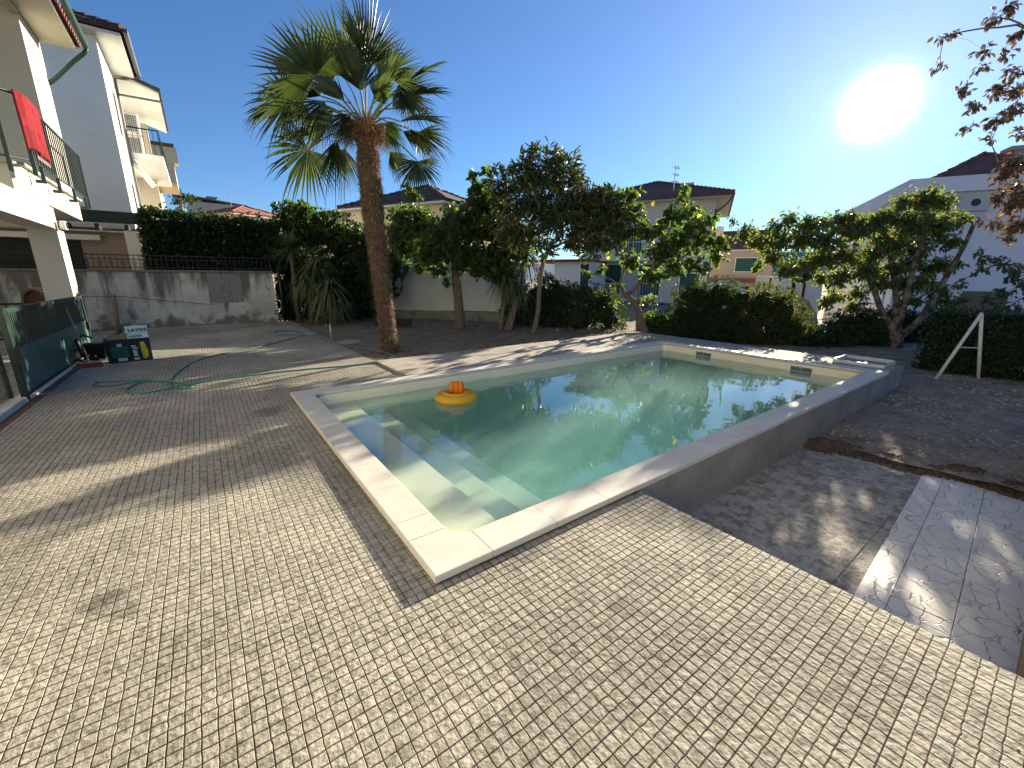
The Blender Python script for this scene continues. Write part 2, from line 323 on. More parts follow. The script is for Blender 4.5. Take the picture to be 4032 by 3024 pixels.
b = MB().box(2.52, 5.5, -4, -.40, -.75, -.004); struct(b, 'side_path', M_deck)
# kerb under gate and fence, driveway beyond
b = MB().box(-2.20, -2.02, 3.0, 7.86, -.3, .075, .01).box(-2.20, -2.02, 7.86, 12.4, -.3, .03, .006); struct(b, 'kerb', mat('pale_kerb', (.52, .5, .44), .9, .2, 10))
b = MB().box(-2.02, -1.93, 3, 12.4, -.1, .004); struct(b, 'gate_track_strip', mat('red_strip', (.17, .075, .05), .9, .2, 10))
b = MB().box(-14, -2.20, 0, 17.3, -.4, -.02); struct(b, 'driveway', M_pad)
# soil terrain patches
def patch(name, x0, x1, y0, y1, zf, m, nx=90, ny=90, amp=.02, keep=None):
    xs = np.linspace(x0, x1, nx); ys = np.linspace(y0, y1, ny); X, Y = np.meshgrid(xs, ys, indexing='ij')
    Z = zf(X, Y) + sum(a * np.sin(X * f1 + p1) * np.sin(Y * f2 + p2) for a, f1, f2, p1, p2 in [(amp, 2.1, 1.7, 1, 2), (amp * .6, 5.3, 4.1, 0, 1), (amp * .4, 11, 13, 2, 0)]) + rng.normal(0, amp * .35, X.shape)
    V = np.stack([X, Y, Z], -1).reshape(-1, 3); i = np.arange(nx - 1)[:, None] * ny + np.arange(ny - 1)[None]
    F = np.stack([i, i + ny, i + ny + 1, i + 1], -1).reshape(-1, 4)
    if keep is not None:
        c = V[F].mean(1); F = F[keep(c[:, 0], c[:, 1])]
    o = npmesh(name, V, F, m, None, None, True); tag(o, kind='structure'); return o
patch('soil_bed', 2.52, 13, 6.3, 19, lambda X, Y: -.03 + .0 * X + .03 * np.clip(Y - 8, 0, 4) * 0, M_dirt, 150, 170, .022, lambda x, y: ~((y < 7.7) & (x > 2.6)) & ~((x > 10.35) & (y < 8.8)))
patch('lower_soil', 2.5, 20, -8, 12, lambda X, Y: -.52 + .022 * np.clip(X - 3, 0, 12), M_dirt2, 220, 190, .014, lambda x, y: ~((x < 10.3) & (y > 1.9)) & ~((x < 6.25) & (y > -.2)))
# clods and pebbles scattered on the soil
def pebbles(name, n, xr, yr, zf, smin, smax, m, keep=lambda x, y: True):
    b = MB(); k = 0
    while k < n:
        x = random.uniform(*xr); y = random.uniform(*yr)
        if not keep(x, y): continue
        k += 1; s = random.uniform(smin, smax) * random.random() ** .5; z = zf(x, y)
        vs = [(x + s * math.cos(t) * random.uniform(.7, 1.2), y + s * math.sin(t) * random.uniform(.7, 1.2), z - s * .2) for t in (0, 1.25, 2.5, 3.77, 5.03)]
        vs += [(x + s * .6 * math.cos(t + .5), y + s * .6 * math.sin(t + .5), z + s * random.uniform(.4, .7)) for t in (0, 1.25, 2.5, 3.77, 5.03)]
        b.add(vs, [(i, (i + 1) % 5, 5 + (i + 1) % 5, 5 + i) for i in range(5)] + [(5, 6, 7, 8, 9)])
    o = b.build(name, m); tag(o, kind='stuff'); o['label'] = name.replace('_', ' ') + (' lying over the paving' if 'litter' in name else ' lying over the bare soil'); o['category'] = 'litter' if 'litter' in name else 'clods'; return o
pebbles('soil_clods', 2600, (2.6, 11.5), (6.4, 13.5), lambda x, y: -.035, .006, .035, M_dirt, lambda x, y: not (y < 7.95))
pebbles('earth_crumbs', 3600, (6.6, 12.2), (-1.8, 1.7), lambda x, y: -.525 + .022 * (x - 3), .006, .038, mat('pale_pebble', (.32, .28, .22), .95, .3, 9))
# dark dug soil ridge beside the tiles
rg = np.random.default_rng(3)
def ridge(X, Y):
    c = 6.42 + .10 * np.sin(Y * 2.3) + .05 * np.sin(Y * 6.1) - .10 * (Y - .3)
    return -.465 - .05 + (.055 + .02 * np.sin(Y * 5) + .02 * np.sin(Y * 13 + X * 9)) * np.exp(-((X - c) / (.17 + .04 * np.sin(Y * 3.7))) ** 2) + .045 * rg.random(X.shape) ** 3 * (np.abs(X - c) < .3)
M_dug = mat('dark_earth', (.12, .085, .06), 1, .35, 30, 1.5, 60)
o = patch('dug_earth', 5.95, 7.0, -2.2, 1.76, ridge, M_dug, 70, 230, .004); tag(o, 'loose dark earth piled at the end of the pale paving', 'earth', kind='stuff')
# lower pad, old concrete
struct(MB().box(2.5, 6.32, -.22, 1.79, -.75, -.512), 'lower_slab', M_pad)
patch('concrete_pad', 2.5, 6.25, .66, 1.8, lambda X, Y: -.505 + 0 * X, M_pad, 150, 50, .006)
pebbles('leaf_litter', 110, (-1.9, 2.4), (-.6, 9), lambda x, y: .001, .003, .011, mat('dry_litter', (.10, .07, .045), .9, .3, 20), lambda x, y: not (x > .7 and y > 1.7 and y < 6.3))
# deck around the far sides of the pool
b = MB().prism([(2.52, 6.17), (9.3, 6.17), (9.3, 1.80), (10.42, 1.80), (10.42, 7.62), (9.3, 7.85), (2.52, 7.87)], -.05, .030); struct(b, 'pool_deck', M_deck)
b = MB().box(9.30, 9.312, 6.2, 7.8, .031, .033); struct(b, 'deck_joint', M_dark)

# ================================================================== POOL
pool = thing('swimming_pool', 'rectangular cream swimming pool with stone coping set in the paving', 'pool', (.78, 1.74, 0))
PO = np.array([.78, 1.74, 0])
def pp(mb, name, m, smooth=False, par=None):
    mb.v = [tuple(np.array(q) - PO) for q in mb.v]; return mb.build(name, m, par or pool, smooth)
XI0, XI1, YI0, YI1 = 1.05, 9.05, 1.995, 5.95; ZT = .06; ZW = -.13; RC = .14
def arc(cx, cy, r, a0, a1, n=7): return [(cx + r * math.cos(R_(a0 + (a1 - a0) * i / n)), cy + r * math.sin(R_(a0 + (a1 - a0) * i / n))) for i in range(n + 1)]
def rrect(x0, x1, y0, y1, r): return arc(x0 + r, y0 + r, r, 180, 270) + arc(x1 - r, y0 + r, r, 270, 360) + arc(x1 - r, y1 - r, r, 0, 90) + arc(x0 + r, y1 - r, r, 90, 180)
out_ = rrect(XI0, XI1, YI0, YI1, RC); n = len(out_); b = MB()
b.add([(x, y, .012) for x, y in out_] + [(x, y, -1.12) for x, y in out_], [(i, i + n, (i + 1) % n + n, (i + 1) % n) for i in range(n)] + [tuple(range(n, 2 * n))])
pp(b, 'basin', M_liner, False)
# steps
for k, (xe, zt) in enumerate(((1.57, -.20), (2.02, -.40), (2.50, -.60))):
    x0 = XI0 + .004 if k == 0 else (1.57, 2.02)[k - 1] - .01
    b = MB().box(x0 - .0, xe, YI0 + .004, YI1 - .004, -1.118, zt - .002 * k, .012)
    if k == 0: b = MB().prism(arc(XI0 + RC + .004, YI0 + RC + .004, RC, 180, 270) + [(xe, YI0 + .004), (xe, YI1 - .004)] + arc(XI0 + RC + .004, YI1 - RC - .004, RC, 90, 180), -1.118, zt)
    pp(b, 'step', M_liner)
# coping stones
def stone(poly, name='coping_stone', z0=.018, z1=ZT, bev=.009):
    bm = bmesh.new(); vs = [bm.verts.new((x - PO[0], y - PO[1], z0)) for x, y in poly]; f = bm.faces.new(vs)
    r = bmesh.ops.extrude_face_region(bm, geom=[f]); 
    for g in r['geom']:
        if isinstance(g, bmesh.types.BMVert): g.co.z = z1
    bmesh.ops.recalc_face_normals(bm, faces=bm.faces[:])
    def free(e):
        a_, b_ = [(q.co.x + PO[0], q.co.y + PO[1]) for q in e.verts]
        if abs(a_[0] - b_[0]) < 1e-5: return min(abs(a_[0] - v_) for v_ in (X0, X1, X0 + wi, X1 - wi)) < 1e-4
        if abs(a_[1] - b_[1]) < 1e-5: return min(abs(a_[1] - v_) for v_ in (Y0, Y1, Y0 + wi, Y1 - wi)) < 1e-4
        return True
    te = [e for e in bm.edges if all(abs(q.co.z - z1) < 1e-6 for q in e.verts) and free(e)]
    bmesh.ops.bevel(bm, geom=te, offset=bev, segments=3, affect='EDGES', profile=.5, clamp_overlap=True)
    me = bpy.data.meshes.new(name); bm.to_mesh(me); bm.free(); me.materials.append(M_cope); o = bpy.data.objects.new(name, me); COL.objects.link(o); o.parent = pool
    o.location.z = random.gauss(0, .0006); return o
X0, X1, Y0, Y1 = .78, 9.32, 1.74, 6.20; g = .0021; wi = .25
xs = [1.15 + .5 * i for i in range(16)]; xs = [x for x in xs if x < X1 - .45] + [X1 - .37]
ys = [2.11, 2.33] + [2.83 + .5 * i for i in range(6)] + [Y1 - .37]
for yy0, yy1 in ((Y0, Y0 + wi), (Y1 - wi, Y1)):
    for a_, c_ in zip(xs[:-1], xs[1:]): stone([(a_ + g, yy0), (c_ - g, yy0), (c_ - g, yy1), (a_ + g, yy1)])
for xx0, xx1 in ((X0, X0 + wi), (X1 - wi, X1)):
    for a_, c_ in zip(ys[:-1], ys[1:]): stone([(xx0, a_ + g), (xx1, a_ + g), (xx1, c_ - g), (xx0, c_ - g)])
r = .12
def corner(mx, my):
    base = [(0, 0), (.37 - g, 0), (.37 - g, wi)] + [(.37 - r * math.sin(R_(90 * i / 6)), .37 - r * math.cos(R_(90 * i / 6))) if 0 < i < 6 else ((.37 - g, wi) if i == 0 else (wi, .37 - g)) for i in range(1, 6)] + [(wi, .37 - g), (0, .37 - g)]
    P = [((X1 - x) if mx else (X0 + x), (Y1 - y) if my else (Y0 + y)) for x, y in base]
    if mx != my: P = P[::-1]
    stone(P)
for mx in (0, 1):
    for my in (0, 1): corner(mx, my)
# masonry under the coping and the outer rendered wall
b = MB().box(.805, 2.50, 1.765, 1.98, -.3, .017).box(.805, 1.04, 1.98, 6.17, -.3, .017).box(1.04, 9.3, 5.96, 6.168, -.04, .017)
pp(b, 'plinth', mat('brown_mortar', (.22, .17, .125), .95, .2, 12, .6, 90))
b = MB().box(2.503, 10.44, 1.765, 1.98, -1.3, .0165).box(10.22, 10.44, 1.98, 7.55, -1.3, .0290)
pp(b, 'outer_wall', M_conc)
for yy in (4.70, 2.74):
    f = MB(); f.box(9.035, 9.049, yy, yy + .43, -.215, -.18, .003).box(9.035, 9.049, yy, yy + .43, -.04, -.005, .003).box(9.035, 9.049, yy, yy + .035, -.181, -.039, .003).box(9.035, 9.049, yy + .395, yy + .43, -.181, -.039, .003)
    fo = pp(f, 'skimmer', mat('white_plastic', (.75, .76, .72), .4, .02, 4))
    q = MB().box(9.043, 9.048, yy + .034, yy + .396, -.181, -.039); pp(q, 'opening_shade', mat('skimmer_shade', (.10, .13, .11), .6), par=fo)  # flat dark panel puts the shade of the hollow into its colour
    q = MB().box(9.038, 9.042, yy + .034, yy + .396, -.175, -.12).box(9.0385, 9.0425, yy + .21, yy + .218, -.181, -.039); pp(q, 'flap', mat('grey_plastic', (.33, .36, .33), .4, .05, 4), par=fo)
for yy in (5.3,):
    q = MB().lathe([(.0, .0), (.035, .0), (.04, .006)], n=16); q.v = [(9.044 - z, yy + x, -.32 + y) for x, y, z in q.v]; pp(q, 'inlet', MATS['white_plastic'])
# water: flat sheet with Fresnel reflection over a milky volume
mw = bpy.data.materials.new('pool_water'); mw.use_nodes = True; t = mw.node_tree; t.nodes.clear(); L = t.links.new
o_ = N(t, 'ShaderNodeOutputMaterial'); tr = N(t, 'ShaderNodeBsdfTransparent'); gs = N(t, 'ShaderNodeBsdfGlossy'); gs.inputs['Roughness'].default_value = 0.0
tr.inputs['Color'].default_value = (.93, .99, .96, 1)
tx = N(t, 'ShaderNodeTexCoord'); nz = N(t, 'ShaderNodeTexNoise'); nz.inputs['Scale'].default_value = 2.2; nz.inputs['Detail'].default_value = 3
L(tx.outputs['Object'], nz.inputs['Vector']); bp = N(t, 'ShaderNodeBump'); bp.inputs['Strength'].default_value = .35; bp.inputs['Distance'].default_value = .01; L(nz.outputs['Fac'], bp.inputs['Height'])
geo = N(t, 'ShaderNodeNewGeometry'); dp = N(t, 'ShaderNodeVectorMath', operation='DOT_PRODUCT'); L(bp.outputs[0], dp.inputs[0]); L(geo.outputs['Incoming'], dp.inputs[1]); L(bp.outputs[0], gs.inputs['Normal'])
def mth(op, a_, b_=None):
    n_ = N(t, 'ShaderNodeMath', operation=op); 
    for i_, v_ in enumerate((a_, b_)):
        if v_ is None: continue
        if isinstance(v_, (int, float)): n_.inputs[i_].default_value = v_
        else: L(v_.outputs[0] if hasattr(v_, 'outputs') else v_, n_.inputs[i_])
    return n_
fr = mth('ADD', mth('MULTIPLY', mth('POWER', mth('SUBTRACT', 1.0, mth('ABSOLUTE', dp.outputs['Value'])), 3.7), .95), .03); fr.use_clamp = True
df = N(t, 'ShaderNodeBsdfDiffuse'); df.inputs['Color'].default_value = (.42, .62, .55, 1)
m1 = N(t, 'ShaderNodeMixShader'); m1.inputs[0].default_value = .06; L(tr.outputs[0], m1.inputs[1]); L(df.outputs[0], m1.inputs[2])
m2 = N(t, 'ShaderNodeMixShader'); L(fr.outputs[0], m2.inputs[0]); L(m1.outputs[0], m2.inputs[1]); L(gs.outputs[0], m2.inputs[2]); L(m2.outputs[0], o_.inputs['Surface'])
va = N(t, 'ShaderNodeVolumeAbsorption'); va.inputs['Color'].default_value = (.10, .70, .66, 1); va.inputs['Density'].default_value = .32
vsn = N(t, 'ShaderNodeVolumeScatter'); vsn.inputs['Color'].default_value = (.62, .90, .92, 1); vsn.inputs['Density'].default_value = .26; vsn.inputs['Anisotropy'].default_value = .3
vad = N(t, 'ShaderNodeAddShader'); L(va.outputs[0], vad.inputs[0]); L(vsn.outputs[0], vad.inputs[1]); L(vad.outputs[0], o_.inputs['Volume'])
iw = rrect(XI0 + .001, XI1 - .001, YI0 + .001, YI1 - .001, RC)
b = MB().prism(iw, -1.121, ZW); o = struct(b, 'water', mw); 

# ================================================================== near objects
# inflatable ring
rc = (2.77, 5.13, ZW)
ring = thing('pool_float', 'yellow inflatable baby ring with an orange seat back floating on the water', 'pool float', rc)
M_y = leafmat('yellow_vinyl', (.85, .50, .03), (.85, .50, .03), .35, .22, (1.0, 1.0, .9)); M_o = leafmat('orange_vinyl', (.85, .30, .02), (.85, .30, .02), .45, .25, (1.1, 1.0, .9))
def torus(R0, r0, z, m, name, par, n=48, k=14, sz=1.0):
    b = MB(); vs = []
    for i in range(n):
        a = 2 * math.pi * i / n
        for j in range(k):
            t_ = 2 * math.pi * j / k; rr = r0 * (1 + .02 * math.sin(a * 24)); vs.append(((R0 + rr * math.cos(t_)) * math.cos(a), (R0 + rr * math.cos(t_)) * math.sin(a), z + rr * math.sin(t_) * sz))
    b.add(vs, [(i * k + j, ((i + 1) % n) * k + j, ((i + 1) % n) * k + (j + 1) % k, i * k + (j + 1) % k) for i in range(n) for j in range(k)]); return b.build(name, m, par, True)
torus(.232, .082, .045, M_y, 'outer_ring', ring, sz=.8); torus(.165, .048, .095, M_y, 'inner_ring', ring, sz=.75)
b = MB().lathe([(0, .06), (.06, .055), (.13, .085), (.15, .11)], n=24); b.build('seat', M_o, ring, True)
for k in range(3):
    b = MB(); c0 = -(k - 1) * .060; pts = [np.array([.0, 0, .07]) + RT * c0 + FH * .05, np.array([0, 0, .13]) + RT * c0 * 1.02 + FH * .052, np.array([0, 0, .215]) + RT * c0 * 1.05 + FH * .055, np.array([0, 0, .250]) + RT * c0 + FH * .056, np.array([0, 0, .264]) + RT * c0 + FH * .056]
    b.tube(pts, [.040, .045, .046, .034, .006], 12); b.build('backrest_chamber', M_o, ring, True)
b = MB()
for a in (.3, .6): b.tube([(.2 * math.cos(a), .2 * math.sin(a), .112), (.24 * math.cos(a), .24 * math.sin(a), .114), (.27 * math.cos(a), .27 * math.sin(a), .098)], .008, 6)
b.build('printed_mark', mat('red_print', (.5, .06, .04), .4), ring)
# hose
def smooth(P, k=8):
    P = [np.array(p, float) for p in P]; o = []
    for i in range(len(P) - 1):
        p0, p1, p2, p3 = P[max(i - 1, 0)], P[i], P[i + 1], P[min(i + 2, len(P) - 1)]
        for j in range(k): t_ = j / k; o.append(.5 * ((2 * p1) + (-p0 + p2) * t_ + (2 * p0 - 5 * p1 + 4 * p2 - p3) * t_ ** 2 + (-p0 + 3 * p1 - 3 * p2 + p3) * t_ ** 3))
    o.append(P[-1]); return o
hp = [(1294, 1283), (1275, 1310), (1240, 1322), (1180, 1320), (1090, 1318), (1085, 1307), (1140, 1303), (1200, 1318), (1300, 1345), (1400, 1368), (1480, 1382), (1540, 1398), (1552, 1415), (1530, 1428), (1400, 1440), (1150, 1462), (900, 1492), (740, 1518), (600, 1545), (520, 1548), (500, 1535), (540, 1513), (600, 1502), (560, 1498), (470, 1503), (385, 1508), (372, 1518), (420, 1524), (500, 1512), (600, 1502), (720, 1512), (765, 1520), (740, 1531), (680, 1528), (672, 1505), (700, 1470), (760, 1430), (850, 1400), (1000, 1372), (1130, 1340), (1200, 1322)]
pts = [un(x, y) + np.array([0, 0, .012]) for x, y in hp]; pts[0][2] = .30; pts[1][2] = .10
for i in (9, 10, 11): pts[i][2] = .012
b = MB().tube(smooth(pts, 9), .011, 8); o = b.build('garden_hose', mat('teal_hose', (.03, .20, .17), .35, .08, 10, spec=.5), None, True); tag(o, 'long green garden hose looping across the paving from the standpipe', 'hose')
tp = thing('water_tap', 'short pale standpipe with a small tap at the edge of the soil', 'tap', (2.68, 12.0, 0))
MB().tube([(0, 0, -.05), (0, 0, .34)], .022, 10).build('pipe', mat('grey_pipe', (.5, .5, .47), .4), tp, True)
MB().tube([(0, 0, .32), (-.05, -.02, .345), (-.12, -.04, .33), (-.13, -.04, .27)], .016, 8).build('spout', mat('brass', (.35, .25, .1), .35, metal=.8), tp, True)
# metal manhole ring on soil
o = MB().lathe([(0, 0), (.28, 0), (.30, -.02)], tuple(un(1375, 1344)), 28).build('drain_cover', M_conc); tag(o, 'flat round concrete drain cover half buried in soil near the palm', 'drain cover')
# skimmer lid tray on the deck
h = thing('hatch_frame', 'low galvanised hatch frame lying on the deck at the pool corner', 'hatch', (9.72, 1.9, .031))
b = MB().box(0, .75, 0, .03, 0, .055, .004).box(0, .75, .75, .78, 0, .075, .004).box(0, .02, .03, .75, 0, .06, .004).box(.73, .75, .03, .75, 0, .07, .004); b.build('frame', mat('zinc', (.48, .50, .48), .5, .15, 14, spec=.5), h)
MB().box(.02, .73, .03, .75, .0, .006).build('tray', mat('zinc_shade', (.16, .20, .24), .5, .15, 10), h)  # blue-grey tray colour darkened for the shade inside the frame
# lower white tiles: nine cells wide slabs with curved joints
def ex_slab(m, t, p, tx):
    L = t.links.new; vs = p.inputs['Base Color'].links[0].from_node
    nd = N(t, 'ShaderNodeTexNoise'); nd.inputs['Scale'].default_value = 9; L(tx.outputs['Object'], nd.inputs['Vector'])
    ma = N(t, 'ShaderNodeVectorMath', operation='MULTIPLY_ADD'); ma.inputs[1].default_value = (.09, .09, 0); L(nd.outputs['Color'], ma.inputs[0]); L(tx.outputs['Object'], ma.inputs[2])
    vo = N(t, 'ShaderNodeTexVoronoi', feature='DISTANCE_TO_EDGE'); vo.inputs['Scale'].default_value = 8; L(ma.outputs[0], vo.inputs['Vector'])
    r = N(t, 'ShaderNodeMapRange', interpolation_type='SMOOTHSTEP'); r.inputs['From Max'].default_value = .032; L(vo.outputs['Distance'], r.inputs['Value'])
    bp = N(t, 'ShaderNodeBump'); bp.inputs['Distance'].default_value = .006; bp.inputs['Strength'].default_value = .8; L(r.outputs[0], bp.inputs['Height']); L(bp.outputs[0], p.inputs['Normal'])
    r2 = N(t, 'ShaderNodeMapRange'); r2.inputs['To Min'].default_value = .70; L(r.outputs[0], r2.inputs['Value']); s2 = N(t, 'ShaderNodeVectorMath', operation='SCALE'); L(vs.outputs[0], s2.inputs[0]); L(r2.outputs[0], s2.inputs['Scale']); L(s2.outputs[0], p.inputs['Base Color'])
M_slab = mat('pale_paving', (.66, .61, .53), .45, .08, 5, spec=.5, extra=ex_slab)
b = MB(); rows = [(-.17, .045), (.05, .345), (.35, .505)]; x = 2.6
rows = [(-.40, .0635), (.0665, .3635), (.3665, .528)]
while x < 6.3:
    for (ya, yb) in rows: b.box(x + .0015, x + .2985, ya, yb, -.55, -.494 + random.uniform(-.002, .002), .003)
    x += .3
b.v = [(q[0], q[1] + (q[0] - 3.3) * .052, q[2]) for q in b.v]
struct(b, 'lower_paving', M_slab)
# wall end with brown trim at the right edge
wl = thing('garden_wall', 'rendered garden wall with a brown board at its foot beside the pale slabs', 'wall', (2.6, -.19, 0))
MB().box(.0, 4.5, -.20, -.03, -.6, .75).build('wall_body', M_cream, wl)
MB().box(.0, 4.5, -.028, .0, -.6, -.22).build('board', M_wood, wl)
wl.location = (3.22, -.19, 0)

# ================================================================== boundary wall (stained)
def ex_wall(m, t, p, tx):
    L = t.links.new; vs = p.inputs['Base Color'].links[0].from_node
    mp = N(t, 'ShaderNodeMapping'); mp.inputs['Scale'].default_value = (1.0, 1.0, .16); L(tx.outputs['Object'], mp.inputs[0])
    nz = N(t, 'ShaderNodeTexNoise'); nz.inputs['Scale'].default_value = 2.6; nz.inputs['Detail'].default_value = 7; nz.inputs['Roughness'].default_value = .65; L(mp.outputs[0], nz.inputs['Vector'])
    sp = N(t, 'ShaderNodeSeparateXYZ'); L(tx.outputs['Object'], sp.inputs[0])
    gr = N(t, 'ShaderNodeMapRange'); gr.inputs['From Min'].default_value = .3; gr.inputs['From Max'].default_value = 1.75; gr.inputs['To Min'].default_value = -.06; gr.inputs['To Max'].default_value = .16; L(sp.outputs['Z'], gr.inputs['Value'])
    ad = N(t, 'ShaderNodeMath', operation='ADD'); L(nz.outputs['Fac'], ad.inputs[0]); L(gr.outputs[0], ad.inputs[1])
    r = N(t, 'ShaderNodeMapRange', interpolation_type='SMOOTHSTEP'); r.inputs['From Min'].default_value = .50; r.inputs['From Max'].default_value = .70; r.inputs['To Max'].default_value = .85; L(ad.outputs[0], r.inputs['Value'])
    mx = N(t, 'ShaderNodeMix', data_type='RGBA'); L(r.outputs[0], mx.inputs['Factor']); L(vs.outputs[0], mx.inputs['A']); mx.inputs['B'].default_value = (.075, .075, .068, 1)
    # greenish rising damp near the foot
    n2 = N(t, 'ShaderNodeTexNoise'); n2.inputs['Scale'].default_value = 3; n2.inputs['Detail'].default_value = 8; L(tx.outputs['Object'], n2.inputs['Vector'])
    g2 = N(t, 'ShaderNodeMapRange'); g2.inputs['From Min'].default_value = .55; g2.inputs['From Max'].default_value = .0; g2.inputs['To Max'].default_value = .28; L(sp.outputs['Z'], g2.inputs['Value'])
    a2 = N(t, 'ShaderNodeMath', operation='ADD'); L(n2.outputs['Fac'], a2.inputs[0]); L(g2.outputs[0], a2.inputs[1])
    r2 = N(t, 'ShaderNodeMapRange', interpolation_type='SMOOTHSTEP'); r2.inputs['From Min'].default_value = .58; r2.inputs['From Max'].default_value = .78; r2.inputs['To Max'].default_value = .8; L(a2.outputs[0], r2.inputs['Value'])
    m2 = N(t, 'ShaderNodeMix', data_type='RGBA'); L(r2.outputs[0], m2.inputs['Factor']); L(mx.outputs['Result'], m2.inputs['A']); m2.inputs['B'].default_value = (.10, .11, .07, 1)
    L(m2.outputs['Result'], p.inputs['Base Color'])
M_swall = mat('stained_limewash', (.60, .59, .54), .95, .12, 5, .8, 40, extra=ex_wall, col2=(.38, .37, .33), cscale=1.2)
bw = thing('boundary_wall', 'white rendered boundary wall streaked with black mould and one bare block patch', 'wall', (0, 17.3, 0))
MB().box(-14, .18, 0, .3, -.3, 1.70).box(1.15, 2.12, 0, .3, -.3, 1.70).box(.18, 1.15, 0, .3, -.3, .70).box(.18, 1.15, .03, .3, .70, 1.70).build('rendered_face', M_swall, bw)
b = MB()
for r_ in range(5):
    for c_ in range(-1, 3):
        xa = .20 + c_ * .42 + (r_ % 2) * .2; xa0, xa1 = max(.19, xa), min(1.14, xa + .40)
        if xa1 - xa0 > .05: b.box(xa0, xa1, .012, .035, .72 + r_ * .195, .72 + r_ * .195 + .185, .004)
b.build('bare_blocks', mat('grey_block', (.25, .24, .23), .95, .15, 14, .8, 60), bw)
MB().box(-14, 2.16, -.035, .33, 1.703, 1.77, .01).build('capping', mat('dirty_cap', (.17, .16, .14), .95, .3, 8), bw)
# thin wooden stake and wire
o = MB().tube([un(446, 1160, 0)[:0].tolist() or (-2.14, 17.15, 1.05), (-2.16, 17.1, .5), (-2.18, 17.05, -.02)], .055, 8).build('wooden_post', M_wood, None, True); tag(o, 'dark weathered post leaning against the stained wall', 'post')
pts = [(-3.6, 17.2, .95), (-2.14, 17.1, 1.0), (-.9, 17.24, .82), (.3, 17.27, .66)]
o = MB().tube(smooth(pts), .008, 5).build('cable', M_black); tag(o, 'thin black cable sagging along the stained wall', 'cable')
# neighbour's raised yard behind the wall
b = MB().box(-30, 2.12, 17.6, 60, -1.5, 1.62); struct(b, 'neighbour_yard', M_pad)
# ornamental iron railing
ir = thing('iron_railing', 'black wrought iron railing with diamond motifs on top of the stained wall', 'railing', (-7, 17.55, 1.77))
b = MB().box(0, 9.2, -.012, .012, .06, .085).box(0, 9.2, -.012, .012, .30, .32).box(0, 9.2, -.012, .012, .42, .445)
x = 0
while x < 9.2: b.box(x, x + .014, -.007, .007, 0, .45); x += .13
b.build('bars', M_dark, ir)
x = .26
while x < 9.1:
    b = MB()
    for k in range(4):
        a0, a1 = k * math.pi / 2, (k + 1) * math.pi / 2; b.bar((x + .055 * math.cos(a0), -.01, .19 + .07 * math.sin(a0)), (x + .055 * math.cos(a1), -.01, .19 + .07 * math.sin(a1)), .008, 5)
    x += .26; b.build('diamond', M_dark, ir)

# ================================================================== own house, left
hs = thing('balcony_house', 'cream two storey house with a green railed balcony at the left edge', 'house', (0, 0, 0))
b = MB().box(-2.74, -2.30, 13.3, 13.9, -.05, 2.54); b.build('pillar', M_cream, hs)
b = MB().box(-9, -2.30, 13.15, 13.45, 2.541, 2.98).box(-2.75, -2.30, 3.5, 13.149, 2.56, 3.0); b.build('beam', M_cream, hs)
b = MB().prism([(-9, 11.7), (-2.42, 11.7), (-2.30, 11.82), (-2.30, 16.4), (-9, 16.4)], 3.02, 3.50); b.build('balcony_slab', M_cream, hs)
b = MB().prism([(-9, 11.62), (-2.38, 11.62), (-2.23, 11.77), (-2.23, 16.48), (-9, 16.48)], 3.501, 3.55); b.build('slab_edge', mat('grey_stone_edge', (.42, .40, .35), .8, .1, 8), hs)
b = MB().box(-9, -2.40, 15.3, 17.0, 3.56, 7.30); b.build('wall', M_cream, hs)
b = MB().box(-9, -5.2, 13.9, 17.0, -.05, 3.01); b.box(-9, -4.3, -9, 8.8, -.05, 7.3); b.build('ground_floor_and_fill_wall', M_cream, hs)  # second box: unseen wall added to bounce warm light into the shade
b = MB().box(-9, -1.76, 4.0, 17.0, 7.31, 7.38).box(-1.759, -1.72, 4.0, 17.0, 7.29, 7.45); b.build('soffit', M_cream, hs)
b = MB().box(-2.52, -2.38, 4, 15.29, 7.18, 7.309); b.build('cornice', mat('grey_trim', (.45, .45, .42), .7), hs)
ZE1 = 7.46
rf = MB().add([(-1.66, 4, ZE1), (-1.66, 17.05, ZE1), (-7, 17.05, ZE1 + 1.5), (-7, 4, ZE1 + 1.5), (-1.66, 4, ZE1 - .06), (-1.66, 17.05, ZE1 - .06), (-7, 17.05, ZE1 + 1.4), (-7, 4, ZE1 + 1.4)], [(0, 1, 2, 3), (7, 6, 5, 4), (0, 4, 5, 1), (1, 5, 6, 2)])
y = 4
while y < 17.0: rf.tube([(-1.64, y, ZE1 - .01), (-4, y, ZE1 + .65)], .06, 8); y += .2
rf.build('roof', M_tileB, hs)
gt = MB(); gp = [(-1.52 - .07 * math.cos(math.pi * k / 8), 4.0, ZE1 - .02 - .08 * math.sin(math.pi * k / 8)) for k in range(9)]
gt.extr(gp, (0, 13.1, 0)); gt.build('gutter', M_pipe, hs)
MB().tube(smooth([(-1.52, 16.9, ZE1 - .09), (-1.57, 16.9, ZE1 - .2), (-1.8, 16.95, ZE1 - .42), (-2.28, 17.0, ZE1 - .95), (-2.5, 17.0, ZE1 - 1.15)]), .05, 10).build('downpipe', M_pipe, hs, True)
# floodlight at the beam end
fl = thing('flood_light', 'small white flood light fixed to the end of the balcony beam', 'lamp', (-2.24, 13.35, 2.62))
MB().box(-.01, .02, -.03, .03, -.05, .05).build('bracket', M_white, fl); b = MB().box(.02, .10, -.11, .10, -.07, .10, .015); b.build('housing', mat('white_plastic'  , (.75, .76, .72)), fl)
MB().box(.101, .106, -.09, .08, -.05, .08).build('lens', M_glass, fl)
